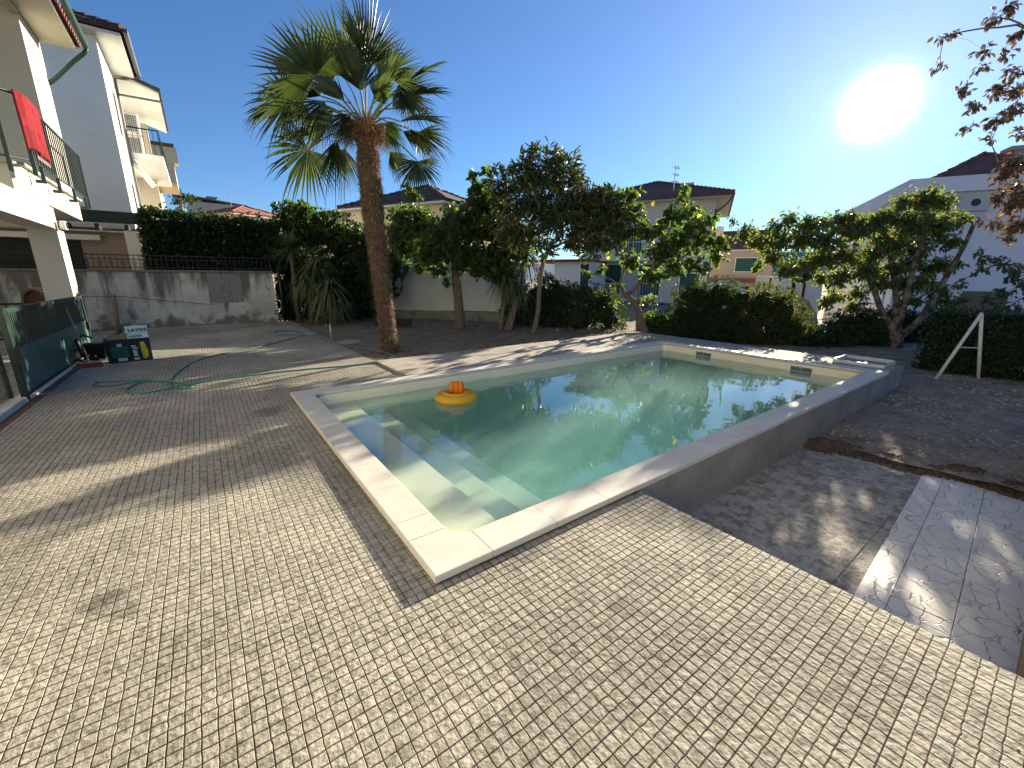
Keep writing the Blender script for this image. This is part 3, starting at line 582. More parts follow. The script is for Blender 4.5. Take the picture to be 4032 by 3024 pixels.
# railing
rl = thing('balcony_railing', 'dark green bar railing standing out from the edge of the cream balcony', 'railing', (-2.22, 11.6, 3.5))
def xy(x, y, z): return (x + 2.22, y - 11.6, z - 3.5)
path = [(-8, 11.54), (-2.36, 11.54), (-2.12, 11.78), (-2.12, 16.55)]
b = MB()
for z_, r_ in ((4.66, .024), (3.60, .016)): b.tube([xy(px, py, z_) for px, py in path], r_, 6)
b.build('rails', M_green, rl)
for (px, py) in ((-2.36, 11.54), (-2.12, 11.78), (-2.12, 16.55), (-4.6, 11.54), (-6.4, 11.54)): MB().box(*[q for q in (px + 2.22 - .028, px + 2.22 + .028, py - 11.6 - .028, py - 11.6 + .028)], -.15, 1.16).build('post', M_green, rl)
b = MB()
for k in range(len(path) - 1):
    p0, p1 = np.array(path[k]), np.array(path[k + 1]); d = np.linalg.norm(p1 - p0); nb = int(d / .19)
    for j in range(1, nb): q = p0 + (p1 - p0) * j / nb; b.box(q[0] + 2.22 - .010, q[0] + 2.22 + .010, q[1] - 11.6 - .010, q[1] - 11.6 + .010, .10, 1.15)
b.build('bars', M_green, rl)
for yy in (12.3, 13.5, 14.9, 16.2): MB().box(-.02, .12, yy - 11.6 - .03, yy - 11.6 + .03, -.20, -.14).box(.07, .12, yy - 11.6 - .03, yy - 11.6 + .03, -.14, .10).build('bracket', M_green, rl)
# towel over the rail
def towel(path2, z0, z1, name):
    V = []; F = []; nu, nv = 26, 18
    P = [np.array(p) for p in path2]; seg = [np.linalg.norm(P[i + 1] - P[i]) for i in range(len(P) - 1)]; tot = sum(seg)
    for i in range(nu + 1):
        s = tot * i / nu; k = 0
        while k < len(seg) - 1 and s > seg[k]: s -= seg[k]; k += 1
        q = P[k] + (P[k + 1] - P[k]) * min(1, s / seg[k]); d = (P[k + 1] - P[k]) / seg[k]; nn = np.array([d[1], -d[0]])
        for j in range(nv + 1):
            v = j / nv; off = .035 + .02 * math.sin(i * .9 + v * 2) * v + .012 * math.sin(i * 2.3); zz = z1 + (z0 - z1) * v + .03 * math.sin(i * .5) * v
            V.append((q[0] + nn[0] * off, q[1] + nn[1] * off, zz))
    for i in range(nu):
        for j in range(nv): F.append((i * (nv + 1) + j, (i + 1) * (nv + 1) + j, (i + 1) * (nv + 1) + j + 1, i * (nv + 1) + j + 1))
    return MB().add(V, F)
def ex_t(m, t, p, tx): pass
M_tw = mat('red_towel', (.21, .009, .014), .95, .3, 9, .8, 120, col2=(.10, .005, .008), cscale=4)  # darker second red puts fold shade into the cloth colour
tw = thing('beach_towel', 'bright red towel hung over the corner of the green balcony railing', 'towel', (-2.5, 12, 3.6))
b = towel([(-2.17, 11.68), (-2.08, 11.80), (-2.08, 12.7)], 3.76, 4.69, 't'); b.v = [(x + 2.5, y - 12, z - 3.6) for x, y, z in b.v]; o = b.build('cloth', M_tw, tw, True)
md = o.modifiers.new('s', 'SOLIDIFY'); md.thickness = .012
b = MB()
for i in range(28): y = 11.85 + i * .030; b.bar((-2.05 + 2.5 + random.uniform(-.01, .01), y - 12, .12), (-2.05 + 2.5, y - 12 + random.uniform(-.01, .01), .05), .004, 3)
b.build('fringe', mat('pale_fringe', (.55, .4, .38), .9), tw)

# ================================================================== gate and mesh fence
gt = thing('sliding_gate', 'green metal gate with upright slats above a solid lower panel', 'gate', (-2.05, 7.9, 0))
MB().box(-.03, .03, 0, .07, -.02, 1.20).box(-.03, .03, 4.36, 4.43, -.02, 1.22).box(-.03, .03, .07, 4.36, 1.13, 1.19).box(-.025, .025, .07, 4.36, .06, .10).build('frame', M_green, gt)
b = MB().box(-.008, .012, .07, 4.36, .10, .68); b.build('panel', M_gpanel, gt)
b = MB(); y = .1
while y < 4.34: b.box(-.012, .006, y, y + .045, .66, 1.13); y += .078
b.build('slats', M_green, gt)
MB().box(.03, .07, .0, .06, .55, .7).build('lock', M_dark, gt); MB().box(.028, .06, 4.30, 4.42, .50, .66).build('latch', M_dark, gt)
mf = thing('mesh_fence', 'dark green wire mesh fence panel on the kerb left of the gate', 'fence', (-2.15, 3.2, .07))
b = MB()
y = 0
while y < 4.7: b.box(-.003, .003, y, y + .006, 0, .66); y += .05
for z_ in (.02, .06, .32, .36, .62, .65): b.box(-.009, -.003, 0, 4.7, z_, z_ + .006)
b.build('mesh', M_green, mf)
for y_ in (4.62, 2.1): MB().box(-.02, .02, y_, y_ + .05, -.05, .72).build('post', M_green, mf)
dr = thing('driveway_railing', 'dark upright bar railing seen behind the gate', 'railing', (-7.5, 15.2, 0))
b = MB().box(0, 4.4, -.02, .02, .9, .95).box(0, 4.4, -.02, .02, .08, .12)
x = 0
while x < 4.4: b.box(x, x + .03, -.012, .012, 0, .92); x += .16
b.build('bars', M_dark, dr)
# barrel lying on its side behind the gate
c = hat(146, 1180, 9.5); ba = thing('barrel', 'round brown barrel end with a grey rim standing behind the gate', 'barrel', (c[0], c[1], 0))
b = MB(); A0 = -FH; U0 = RT; Zt = np.array([0, 0, 1.])
def disc(r0, r1, d0, d1, name, m):
    b = MB(); vs = []; n = 28
    for r_, d_ in ((r0, d0), (r1, d0), (r1, d1), (r0, d1)):
        for j in range(n): a = 2 * math.pi * j / n; vs.append(A0 * d_ + U0 * r_ * math.cos(a) + Zt * (1.02 + r_ * math.sin(a)))
    b.add(vs, [(i * n + j, i * n + (j + 1) % n, ((i + 1) % 4) * n + (j + 1) % n, ((i + 1) % 4) * n + j) for i in range(4) for j in range(n)]); return b.build(name, m, ba)
disc(.245, .30, -.3, .06, 'rim', mat('rust_grey_rim', (.10, .08, .065), .8, .2, 10)); disc(.001, .246, -.25, .0, 'head', mat('dark_brown_wood', (.075, .03, .018), .8, .25, 8))
MB().box(-.4, .4, -.15, .15, 0, .72).build('stand', M_dark, ba)

# ================================================================== cardboard box, broom, vacuum
bx = thing('cardboard_box', 'open printed cardboard box with a yellow machine pictured beside the gate', 'box', (-1.56, 10.50, 0), R_(12))
M_navy = mat('box_print', (.012, .018, .028), .5, .2, 8); M_bgreen = mat('box_green', (.02, .09, .05), .5, .3, 8); M_card = mat('cardboard', (.24, .15, .085), .9, .1, 12)
M_mint = mat('box_pale_green', (.50, .66, .58), .5, .08, 8)
W, Dp, H = .62, .34, .44
b = MB().box(-.0, W, 0, .006, 0, H).box(0, .006, .006, Dp, 0, H).box(W - .006, W, .006, Dp, 0, H).box(.006, W - .006, Dp - .006, Dp, 0, H).box(.006, W - .006, .006, Dp - .006, .002, .01); b.build('carton', M_navy, bx)
b = MB().box(.05, .29, -.003, -.0005, .10, .30).box(.33 + .18, .60, -.003, -.0005, .03, .20); b.build('green_print', M_bgreen, bx)
b = MB().extr([(.31, -.002, H), (W, -.002, H), (W + .0, .05, H + .075), (.31, .05, H + .075)], (0, .005, .001)); b.build('front_flap', M_mint, bx)
b = MB().extr([(.30, .055, H + .082), (W, .055, H + .082), (W + .02, .108, H + .225), (.31, .108, H + .225)], (0, .005, .001)); b.build('lid_flap', M_mint, bx)
b = MB().extr([(.01, .0, H), (.30, .0, H), (.33, .05, H + .09), (.07, .05, H + .09)], (0, .005, .001)); b.build('side_flap', M_card, bx)
yp = [(.47, .36), (.53, .37), (.55, .30), (.565, .20), (.56, .08), (.52, .035), (.48, .05), (.475, .15), (.47, .25)]
b = MB().extr([(x, -.004, z) for x, z in yp], (0, -.003, 0)); b.build('yellow_print', mat('yellow_ink', (.60, .46, .01), .45, .15, 20), bx)
b = MB().extr([(.525, -.008, .21), (.552, -.008, .22), (.556, -.008, .12), (.53, -.008, .10)], (0, -.002, 0)).extr([(.49, -.008, .34), (.525, -.008, .35), (.53, -.008, .31), (.495, -.008, .30)], (0, -.002, 0)); b.build('machine_print', mat('lemon_ink', (.75, .62, .03), .45), bx)
for bb_ in ((.335, .40, .28, .31), (.35, .43, .24, .27), (.35, .41, .10, .22), (.345, .425, .03, .075), (.14, .21, .30, .36), (.12, .25, .03, .09)): MB().box(bb_[0], bb_[1], -.0045, -.0035, bb_[2], bb_[3]).build('printed_label', mat('pale_ink', (.42, .50, .47), .5, .3, 30), bx)
def text(body, size, par, loc, rot, m, name='lettering'):
    cu = bpy.data.curves.new(name, 'FONT'); cu.body = body; cu.size = size; cu.extrude = .0015; cu.offset = .0022; cu.space_character = 1.12; cu.align_x = 'LEFT'
    to = bpy.data.objects.new('tmp', cu); COL.objects.link(to); bpy.context.view_layer.update()
    me = bpy.data.meshes.new_from_object(to.evaluated_get(bpy.context.evaluated_depsgraph_get())); bpy.data.objects.remove(to)
    me.materials.clear(); me.materials.append(m); o = bpy.data.objects.new(name, me); COL.objects.link(o); o.parent = par; o.location = loc; o.rotation_euler = rot; return o
M_ink = mat('dark_ink', (.01, .015, .03), .5)
text('LAVOR', .082, bx, (.345, .064, H + .125), (R_(69), 0, 0), M_ink); text('LAVOR', .058, bx, (.335, .004, H + .020), (R_(56), 0, 0), M_ink)
bo = thing('broom', 'broom with an orange bristle head leaning toward the green gate', 'broom', (-1.80, 10.32, 0))
MB().box(-.17, .17, -.03, .03, .07, .10, .008).build('head', mat('pale_wood', (.40, .33, .25), .7), bo)
b = MB()
for i in range(40):
    for j in range(4): x = -.16 + .32 * i / 39; b.bar((x, -.025 + .016 * j, .07), (x * 1.04, -.03 + .02 * j, 0), .005, 3)
b.build('bristles', mat('orange_bristle', (.42, .09, .03), .8, .2, 30), bo)
MB().bar((0, 0, .09), (-.17, .33, 1.02), .012, 8).build('handle', M_wood, bo)
pw = thing('pressure_washer', 'black pressure washer with coiled hose standing between gate and box', 'machine', (-1.86, 10.95, 0))
MB().box(-.10, .22, -.1, .15, .05, .36, .04).build('body', M_black, pw); MB().tube([(-.12, 0, .1), (-.16, 0, .42), (-.05, 0, .52), (.08, 0, .45)], .018, 8).build('handle', M_black, pw)
b = MB()
for k in range(3): b.tube([(-.12 + .10 * math.cos(a_), -.16 + .02 * k, .17 + .10 * math.sin(a_)) for a_ in np.linspace(0, 6.28, 17)], .013, 6)
b.build('coiled_hose', M_black, pw)
MB().tube([(-.06, -.14, .1), (.12, -.16, .06)], .03, 10).build('wheel', M_black, pw)
MB().box(-.02, .01, -.19, -.17, .13, .17, .005).box(.07, .10, -.19, -.17, .11, .15, .005).build('yellow_caps', mat('yellow_cap', (.7, .5, .1), .4), pw)
# ================================================================== TREES
def limb(b, p0, p1, r0, r1, sag=0.0, n=6, k=5, wob=.04):
    p0, p1 = np.array(p0, float), np.array(p1, float); L_ = np.linalg.norm(p1 - p0); P = []
    for i in range(k + 1):
        t_ = i / k; q = p0 + (p1 - p0) * t_ + np.array([0, 0, sag * L_ * math.sin(math.pi * t_)]); 
        if 0 < i < k: q += rng.normal(0, wob * L_ * .5, 3)
        P.append(q)
    b.tube(P, [r0 + (r1 - r0) * i / k for i in range(k + 1)], n, False); return P
def make_tree(name, label, cat, D, trunk, forks, clumps, lm, tmpl, size, per, twigs, barkm=None, base=None, droop=.2, roll=.6, tl=.0, group=None, spread=.55, yz=.8, seedD=.5, twr=.006, stems=()):
    """trunk: [(px,py,r,dD)], forks: [(index of trunk/limb point, px,py,dD,r)], clumps: [(px,py,rpx,dD)]"""
    P0 = hat(trunk[0][0], trunk[0][1], D) if base is None else np.array(base, float)
    root = thing(name, label, cat, tuple(P0), 0, group); O = P0
    tb = MB(); T = [hat(px, py, D + dd) - O for px, py, r, dd in trunk]; T[0] = np.array([0, 0, -.06])
    T[0] = np.array([0., 0., -.08]); tb.tube(smooth(T, 4), list(np.interp(np.linspace(0, len(T) - 1, 4 * (len(T) - 1) + 1), range(len(T)), [q[2] for q in trunk])), 12)
    tb.build('trunk', barkm or M_bark, root, True)
    bb = MB(); nodes = [(T[-1], trunk[-1][2] * .8)]
    if len(T) > 2: nodes.append((T[-2], trunk[-2][2] * .6))
    for st in stems:
        Q = [hat(px, py, D + dd) - O for px, py, dd, r in st]; k_ = smooth(Q, 5); bb.tube(k_, list(np.interp(np.linspace(0, len(Q) - 1, len(k_)), range(len(Q)), [s_[3] for s_ in st])), 9, False); nodes += [(Q[i_], st[i_][3]) for i_ in range(1, len(Q))]
    for (px, py, dd, r) in forks:
        q = hat(px, py, D + dd) - O; j = min(range(len(nodes)), key=lambda i: np.linalg.norm(nodes[i][0] - q) + (0 if nodes[i][1] > r * .7 else 9)); s, rs = nodes[j]
        limb(bb, s, q, min(rs, r * 1.5), r, .04, 8); nodes.append((q, r))
    LP, LU, LS = [], [], []
    for (px, py, rp, dd) in clumps:
        c = hat(px, py, D + dd) - O; R0 = rp * (D + dd) / FPX * 1.0
        j = min(range(len(nodes)), key=lambda i: np.linalg.norm(nodes[i][0] - c)); s, rs = nodes[j]; L_ = np.linalg.norm(c - s)
        rr = min(rs * .8, .012 + .012 * L_ + R0 * .02); limb(bb, s, c, rr, rr * .5, .05, 6); nodes.append((c, rr * .5))
        R0 *= 1.12; nt_ = max(3, int(1.7 * twigs * (R0 / .4) ** 2.0)); dv = rdir(nt_) * (rng.uniform(.35, 1., (nt_, 1)) ** .6); dv[:, 2] *= yz
        for q in dv:
            e = c + q * R0; s2 = c + q * R0 * .15 + rng.normal(0, .03, 3); bb.tube([s2, (s2 + e) / 2 + rng.normal(0, .02, 3) + np.array([0, 0, .04]), e], [twr * 1.3, twr, twr * .5], 4, False)
            m_ = per; tt = rng.uniform(tl, 1.05, m_)
            LP.append(s2 + (e - s2) * tt[:, None] + rng.normal(0, size * .25, (m_, 3))); u = (q / np.linalg.norm(q)) * spread + rng.normal(0, .55, (m_, 3)); u[:, 2] -= droop; LU.append(u); LS.append(size * rng.uniform(.6, 1.15, m_))
    bb.build('branches', barkm or M_bark, root, True)
    leaves('crown', np.concatenate(LP), np.concatenate(LU), np.concatenate(LS), tmpl, lm, root, roll)
    return root
LM_maple = leafmat('maple_leaf', (.045, .092, .026), (.085, .145, .038), .52, .45)
LM_loq = leafmat('loquat_leaf', (.034, .052, .022), (.085, .105, .042), .28, .38, (1.6, 1.6, .6), (.12, .13, .04), .06)
LM_fig = leafmat('fig_leaf', (.042, .082, .026), (.075, .125, .036), .50, .5, c3=(.35, .36, .04), f3=.03)
LM_per = leafmat('persimmon_leaf', (.060, .10, .034), (.11, .15, .05), .52, .35, c3=(.22, .12, .03), f3=.04)
LM_over = leafmat('autumn_leaf', (.085, .085, .06), (.15, .085, .075), .32, .35, (1.2, 1.15, 1.15), (.34, .20, .05), .05)
LM_laur = leafmat('laurel_leaf', (.014, .034, .012), (.04, .075, .022), .25, .3)
LM_ivy = leafmat('ivy_leaf', (.016, .036, .014), (.038, .070, .024), .3, .4)
LM_hedge = leafmat('privet_leaf', (.020, .038, .014), (.05, .080, .026), .35, .5)
LM_yuc = leafmat('yucca_leaf', (.06, .095, .035), (.14, .17, .07), .3, .4, c3=(.25, .19, .10), f3=.10)
LM_palm = leafmat('palm_leaf', (.026, .048, .018), (.055, .080, .030), .33, .38, (2.1, 2.0, .8))

make_tree('maple_tree', 'round green maple tree with star shaped leaves between palm and dark loquat', 'tree', 13.52,
    [(1812, 1290, .17, 0), (1806, 1200, .145, 0), (1795, 1080, .135, 0), (1800, 1010, .13, 0)], [(1760, 930, -.2, .07), (1860, 940, .2, .08), (1960, 950, .1, .06), (1800, 850, 0, .07), (1870, 760, .1, .04), (1680, 900, .2, .05)],
    [(1640, 900, 100, .3), (1740, 940, 100, -.6), (1860, 890, 105, .2), (1800, 870, 70, .3), (1885, 745, 40, .2), (1868, 690, 24, 0), (1905, 665, 16, .1), (1890, 800, 48, .1), (1650, 870, 60, .4), (1700, 1000, 80, -.4), (1850, 1010, 95, -.3), (1950, 1000, 85, .1), (2030, 950, 90, .5), (1600, 985, 62, .1), (1900, 1060, 50, 0), (1990, 1075, 60, .5), (1730, 1060, 36, -.3), (1940, 880, 90, .3), (1930, 800, 70, .5), (1590, 860, 60, .6), (1560, 930, 60, .8), (1600, 735, 16, .4), (1625, 770, 30, .4), (1760, 1110, 20, -.3), (1660, 1060, 24, -.3)],
    LM_maple, T_STAR, .125, 8, 22, droop=.25, roll=.8)
make_tree('loquat_tree', 'tall dark loquat tree with long leathery leaves and a slim forked trunk', 'tree', 12.33,
    [(2100, 1310, .085, 0), (2118, 1230, .07, 0), (2125, 1120, .065, 0), (2135, 1050, .06, 0), (2160, 985, .055, 0)], [(2080, 960, .1, .03), (2210, 960, 0, .035), (2170, 880, .1, .04), (2120, 840, .2, .03), (2250, 850, -.1, .03), (2180, 760, 0, .03), (2350, 850, .2, .025), (2040, 800, .1, .02), (2160, 680, 0, .02)],
    [(2130, 650, 70, 0), (2215, 665, 62, .2), (2060, 680, 60, .1), (1975, 720, 50, .2), (2010, 790, 60, -.2), (2090, 760, 70, -.5), (2180, 770, 70, .3), (2250, 730, 50, .1), (2090, 860, 75, -.2), (1990, 870, 65, .3), (2190, 860, 60, -.4), (2270, 850, 80, .1), (2350, 820, 80, .2), (2420, 850, 62, .3), (2300, 930, 62, -.2), (2390, 920, 62, 0), (2260, 940, 40, .2), (2030, 940, 55, 0), (2120, 940, 45, .3), (2440, 900, 40, .4), (2300, 780, 45, .2), (2160, 980, 30, -.2), (2330, 990, 36, 0), (2400, 790, 40, .3)],
    LM_loq, T_LONG, .235, 7, 17, droop=.02, roll=.5, tl=.72, spread=.75, yz=.85)
fg = make_tree('fig_tree', 'two stemmed fig tree with broad lobed leaves behind the far pool corner', 'tree', 12.79,
    [(2545, 1308, .10, 0), (2520, 1240, .095, 0), (2495, 1190, .085, 0), (2462, 1160, .08, 0)], [(2440, 1120, 0, .045), (2490, 1150, .1, .06), (2540, 1100, .1, .055), (2600, 1000, 0, .045), (2640, 900, .1, .03), (2680, 780, .1, .016), (2470, 1030, 0, .03), (2500, 900, .2, .025), (2660, 1040, -.1, .03), (2760, 960, 0, .02), (2340, 1080, .1, .012)],
    [(2480, 770, 48, .2), (2500, 840, 55, .2), (2520, 910, 62, 0), (2450, 920, 40, .3), (2650, 850, 50, 0), (2682, 770, 26, .1), (2690, 735, 14, .1), (2630, 830, 35, -.2), (2715, 830, 50, .1), (2750, 910, 70, -.2), (2690, 950, 80, .2), (2800, 950, 55, 0), (2830, 1010, 45, .1), (2600, 990, 70, -.3), (2480, 1020, 50, .1), (2360, 1060, 26, .1), (2310, 1070, 16, .1), (2560, 1090, 50, 0), (2650, 1050, 62, .2), (2740, 1040, 55, -.2), (2420, 1130, 22, 0), (2520, 1190, 18, 0), (2420, 1195, 12, 0), (2680, 1195, 12, 0), (2570, 1180, 22, .1), (2600, 900, 50, .3), (2850, 960, 30, .1), (2790, 870, 40, .1), (2400, 980, 30, .2)],
    LM_fig, T_FIG, .17, 5, 10, droop=.35, roll=.7)
b = MB(); O2 = np.array(fg.location); limb(b, un(2512, 1304) - O2, hat(2512, 1240, 12.8) - O2, .075, .07, 0, 10, 4, .01); limb(b, hat(2512, 1240, 12.8) - O2, hat(2515, 1120, 12.8) - O2, .04, .03); limb(b, hat(2512, 1240, 12.8) - O2, hat(2560, 1205, 12.8) - O2, .04, .03)
b.build('trunk', M_bark, fg, True)
make_tree('persimmon_tree', 'wide persimmon tree with mottled forking trunk behind the equipment hatch', 'tree', 11.5,
    [(3530, 1400, .17, 0), (3528, 1330, .16, 0), (3520, 1290, .15, 0)], [(3180, 930, .1, .03), (3060, 960, .2, .02), (2960, 930, .2, .014)],
    [(3640, 790, 67, 0), (3710, 800, 43, .1), (3560, 880, 73, -.2), (3690, 890, 73, .1), (3730, 950, 48, .1), (3600, 970, 67, .2), (3440, 880, 61, .1), (3370, 900, 75, 0), (3290, 880, 61, .3), (3200, 880, 58, .2), (3110, 870, 43, .3), (3165, 940, 75, 0), (3080, 950, 58, -.1), (3000, 950, 48, .2), (2930, 910, 39, .2), (3050, 1010, 53, .1), (3110, 1060, 58, -.2), (3240, 1020, 73, .1), (3330, 1010, 61, -.3), (3290, 1110, 36, .1), (3440, 1000, 61, .3), (3510, 1060, 46, .2), (3380, 1150, 43, 0), (3770, 860, 36, .2), (3690, 1150, 51, .5), (3740, 1190, 43, .4), (2990, 1050, 24, 0), (3260, 950, 61, -.3), (3550, 800, 48, .3), (3480, 850, 43, .1), (3250, 1190, 36, .1), (2890, 870, 19, .2), (3060, 890, 36, .2), (3400, 1060, 60, .4), (3580, 1040, 50, .5), (3180, 1040, 50, .4), (3480, 950, 60, .5), (3620, 860, 50, .5), (3350, 850, 36, .4), (3740, 1050, 36, .3), (3650, 1060, 40, .5), (3280, 1170, 40, .3), (3450, 1120, 30, .5), (3680, 775, 26, .2), (3330, 1080, 50, .2), (3420, 1070, 52, -.2), (3560, 1110, 46, .3), (3640, 1110, 46, -.2), (3710, 1040, 44, .3), (3480, 1110, 44, .2), (3240, 1095, 40, .2), (3160, 1090, 34, 0), (3600, 1180, 40, .3), (3360, 1200, 34, .2), (3540, 960, 60, -.3), (3610, 900, 50, -.3)],
    LM_per, T_OVAL, .12, 8, 21, droop=.5, roll=.6, barkm=mat('mottled_bark', (.20, .165, .13), .95, .3, 14, 2.0, 35, col2=(.055, .045, .035), cscale=5, ccut=(.42, .56)), stems=([(3520, 1300, 0, .11), (3470, 1220, .1, .075), (3430, 1110, .1, .06), (3370, 1010, .1, .06), (3290, 950, .1, .04), (3200, 920, .1, .025)], [(3520, 1300, 0, .11), (3530, 1190, .2, .08), (3515, 1070, .2, .06), (3490, 950, .1, .05), (3470, 870, .1, .03)], [(3530, 1290, 0, .10), (3575, 1150, -.1, .075), (3600, 1030, -.1, .06), (3640, 910, 0, .055), (3655, 810, 0, .03)], [(3535, 1330, 0, .11), (3620, 1260, -.2, .085), (3690, 1150, -.2, .07), (3750, 1050, -.2, .055), (3805, 950, -.1, .05), (3835, 880, 0, .04)]))
make_tree('persimmon_branch_tree', 'leafy tree with reddish leaves reaching in from the right edge above the swing', 'tree', 6.4,
    [(4300, 2150, .10, 0), (4330, 1500, .09, 0), (4290, 1100, .08, 0), (4200, 850, .07, 0)], [(4110, 600, 0, .03), (4080, 300, 0, .025), (4060, 120, 0, .018), (3930, 640, 0, .012)],
    [(3713, 150, 17, 0), (3760, 135, 10, .1), (3924, 70, 24, .1), (3975, 40, 24, 0), (3876, 205, 20, 0), (3860, 262, 17, .1), (3785, 362, 22, 0), (3840, 415, 24, -.1), (3915, 362, 28, 0), (3980, 290, 26, .1), (3960, 215, 18, 0), (3815, 500, 16, 0), (3894, 545, 16, .1), (3910, 480, 24, -.1), (3965, 455, 26, 0), (4010, 422, 26, .1), (3700, 262, 7, 0), (4020, 520, 22, .1), (4015, 350, 30, 0), (4020, 130, 26, 0), (3960, 690, 40, .1), (4010, 640, 44, 0), (3990, 800, 52, .1), (3930, 770, 30, 0), (4020, 890, 44, .1), (3930, 880, 26, 0), (4010, 740, 44, .4), (3870, 870, 16, .1), (3965, 945, 22, .1)],
    LM_over, T_OVAL, .085, 6, 62, droop=.6, roll=.8, twr=.003)
make_tree('garden_tree', 'dark leafed tree with low thin boughs spreading above the swing', 'tree', 9.6,
    [(4260, 1640, .12, 0), (4240, 1300, .10, 0), (4170, 1080, .09, 0)], [(4060, 1060, 0, .03), (3940, 1040, .1, .02), (3850, 1070, .1, .014)],
    [(3855, 995, 24, 0), (3885, 1025, 28, .1), (3940, 1045, 34, 0), (3985, 1090, 36, 0), (4015, 1130, 36, .1), (3860, 1070, 20, 0), (3780, 1110, 26, .3), (3960, 1150, 30, .2), (4020, 1060, 34, .1), (3800, 1180, 36, .3), (3900, 1190, 34, .3), (3990, 1200, 36, .3)],
    leafmat('dark_persimmon_leaf', (.04, .07, .04), (.07, .10, .06), .4, .4), T_OVAL, .11, 8, 14, droop=.5, roll=.7)
# small trees and shrubs by the far boundary
make_tree('young_tree', 'young bare stemmed sapling beside the dark hedge behind the loquat', 'tree', 13.6,
    [(2278, 1308, .035, 0), (2275, 1250, .03, 0), (2265, 1190, .025, 0)], [(2250, 1150, 0, .015), (2300, 1160, 0, .015)],
    [(2330, 1160, 30, 0), (2270, 1150, 34, .2), (2310, 1210, 24, 0), (2340, 1235, 20, .1), (2240, 1140, 30, .3)], LM_fig, T_OVAL, .075, 7, 34, droop=.3)
make_tree('distant_tree', 'dark leafed tree top far behind the hedge beside the white balconies', 'tree', 42,
    [(715, 900, .3, 0), (712, 830, .25, 0)], [(715, 790, 0, .12)], [(700, 765, 22, 0), (725, 775, 20, 0), (745, 785, 18, 1), (690, 790, 18, 0), (720, 800, 24, 1), (760, 795, 14, 1), (770, 783, 10, 0)], LM_ivy, T_OVAL, .28, 5, 4, base=tuple(hat(715, 1000, 42)))

# ---------------------------------------------------------------- palm
PB = np.array([3.22, 8.98, -.02]); palm = thing('palm_tree', 'tall fan palm with a shaggy brown fibre trunk beside the pool', 'palm tree', tuple(PB)); PD = hd(3.22, 8.98)
tp_ = [(1536, 1375, .165), (1528, 1300, .15), (1512, 1180, .165), (1490, 1000, .185), (1470, 850, .19), (1462, 750, .195), (1450, 650, .185), (1448, 590, .17), (1442, 520, .12), (1440, 480, .05)]
tp_ = [(a_, b_, c_ * 1.06) for a_, b_, c_ in tp_]; TP = [hat(px, py, PD) - PB for px, py, r in tp_]; TP[0] = np.array([0, 0, -.05])
sp_ = smooth(TP, 10); rr = np.interp(np.linspace(0, len(TP) - 1, len(sp_)), range(len(TP)), [q[2] for q in tp_])
tb = MB(); tb.tube(sp_, [r * (1 + .10 * math.sin(i * 2.1) + rng.normal(0, .03)) for i, r in enumerate(rr)], 20); tb.build('trunk', M_barkp, palm, True)
# fibre tufts hanging on the trunk
nF = 9000; ti = rng.uniform(0, len(sp_) - 7, nF); i0 = ti.astype(int); A = np.array(sp_); ctr = A[i0] + (A[i0 + 1] - A[i0]) * (ti - i0)[:, None]; ang = rng.uniform(0, 2 * np.pi, nF); rad = rr[i0] * rng.uniform(.92, 1.08, nF)
od = np.stack([np.cos(ang), np.sin(ang), np.zeros(nF)], 1); P_ = ctr + od * rad[:, None]; U_ = od * rng.uniform(.1, .75, nF)[:, None] + rng.normal(0, .35, (nF, 3)) + np.array([0, 0, -.75])
T_F = (np.array([[-.035, 0, 0], [.035, 0, 0], [.028, .5, .05], [0, 1, -.06], [0, 1, -.06], [-.028, .5, .05]]), [(0, 1, 2, 5), (5, 2, 3, 4)])
leaves('trunk_fibre', P_, U_, rng.uniform(.04, .12, nF), T_F, M_fib, palm, 1.2)
b = MB()
for i in range(150):      # cut petiole stubs
    k = random.randint(5, len(sp_) - 12); a = random.uniform(0, 6.28); o1 = np.array([math.cos(a), math.sin(a), .55]); p0 = np.array(sp_[k]) + o1 * rr[k] * .85; b.tube([p0, p0 + o1 * .055], [.016, .011], 5)
b.build('petiole_stubs', mat('cut_stub', (.34, .26, .17), .8, .3, 30), palm)['kind'] = 'stuff'
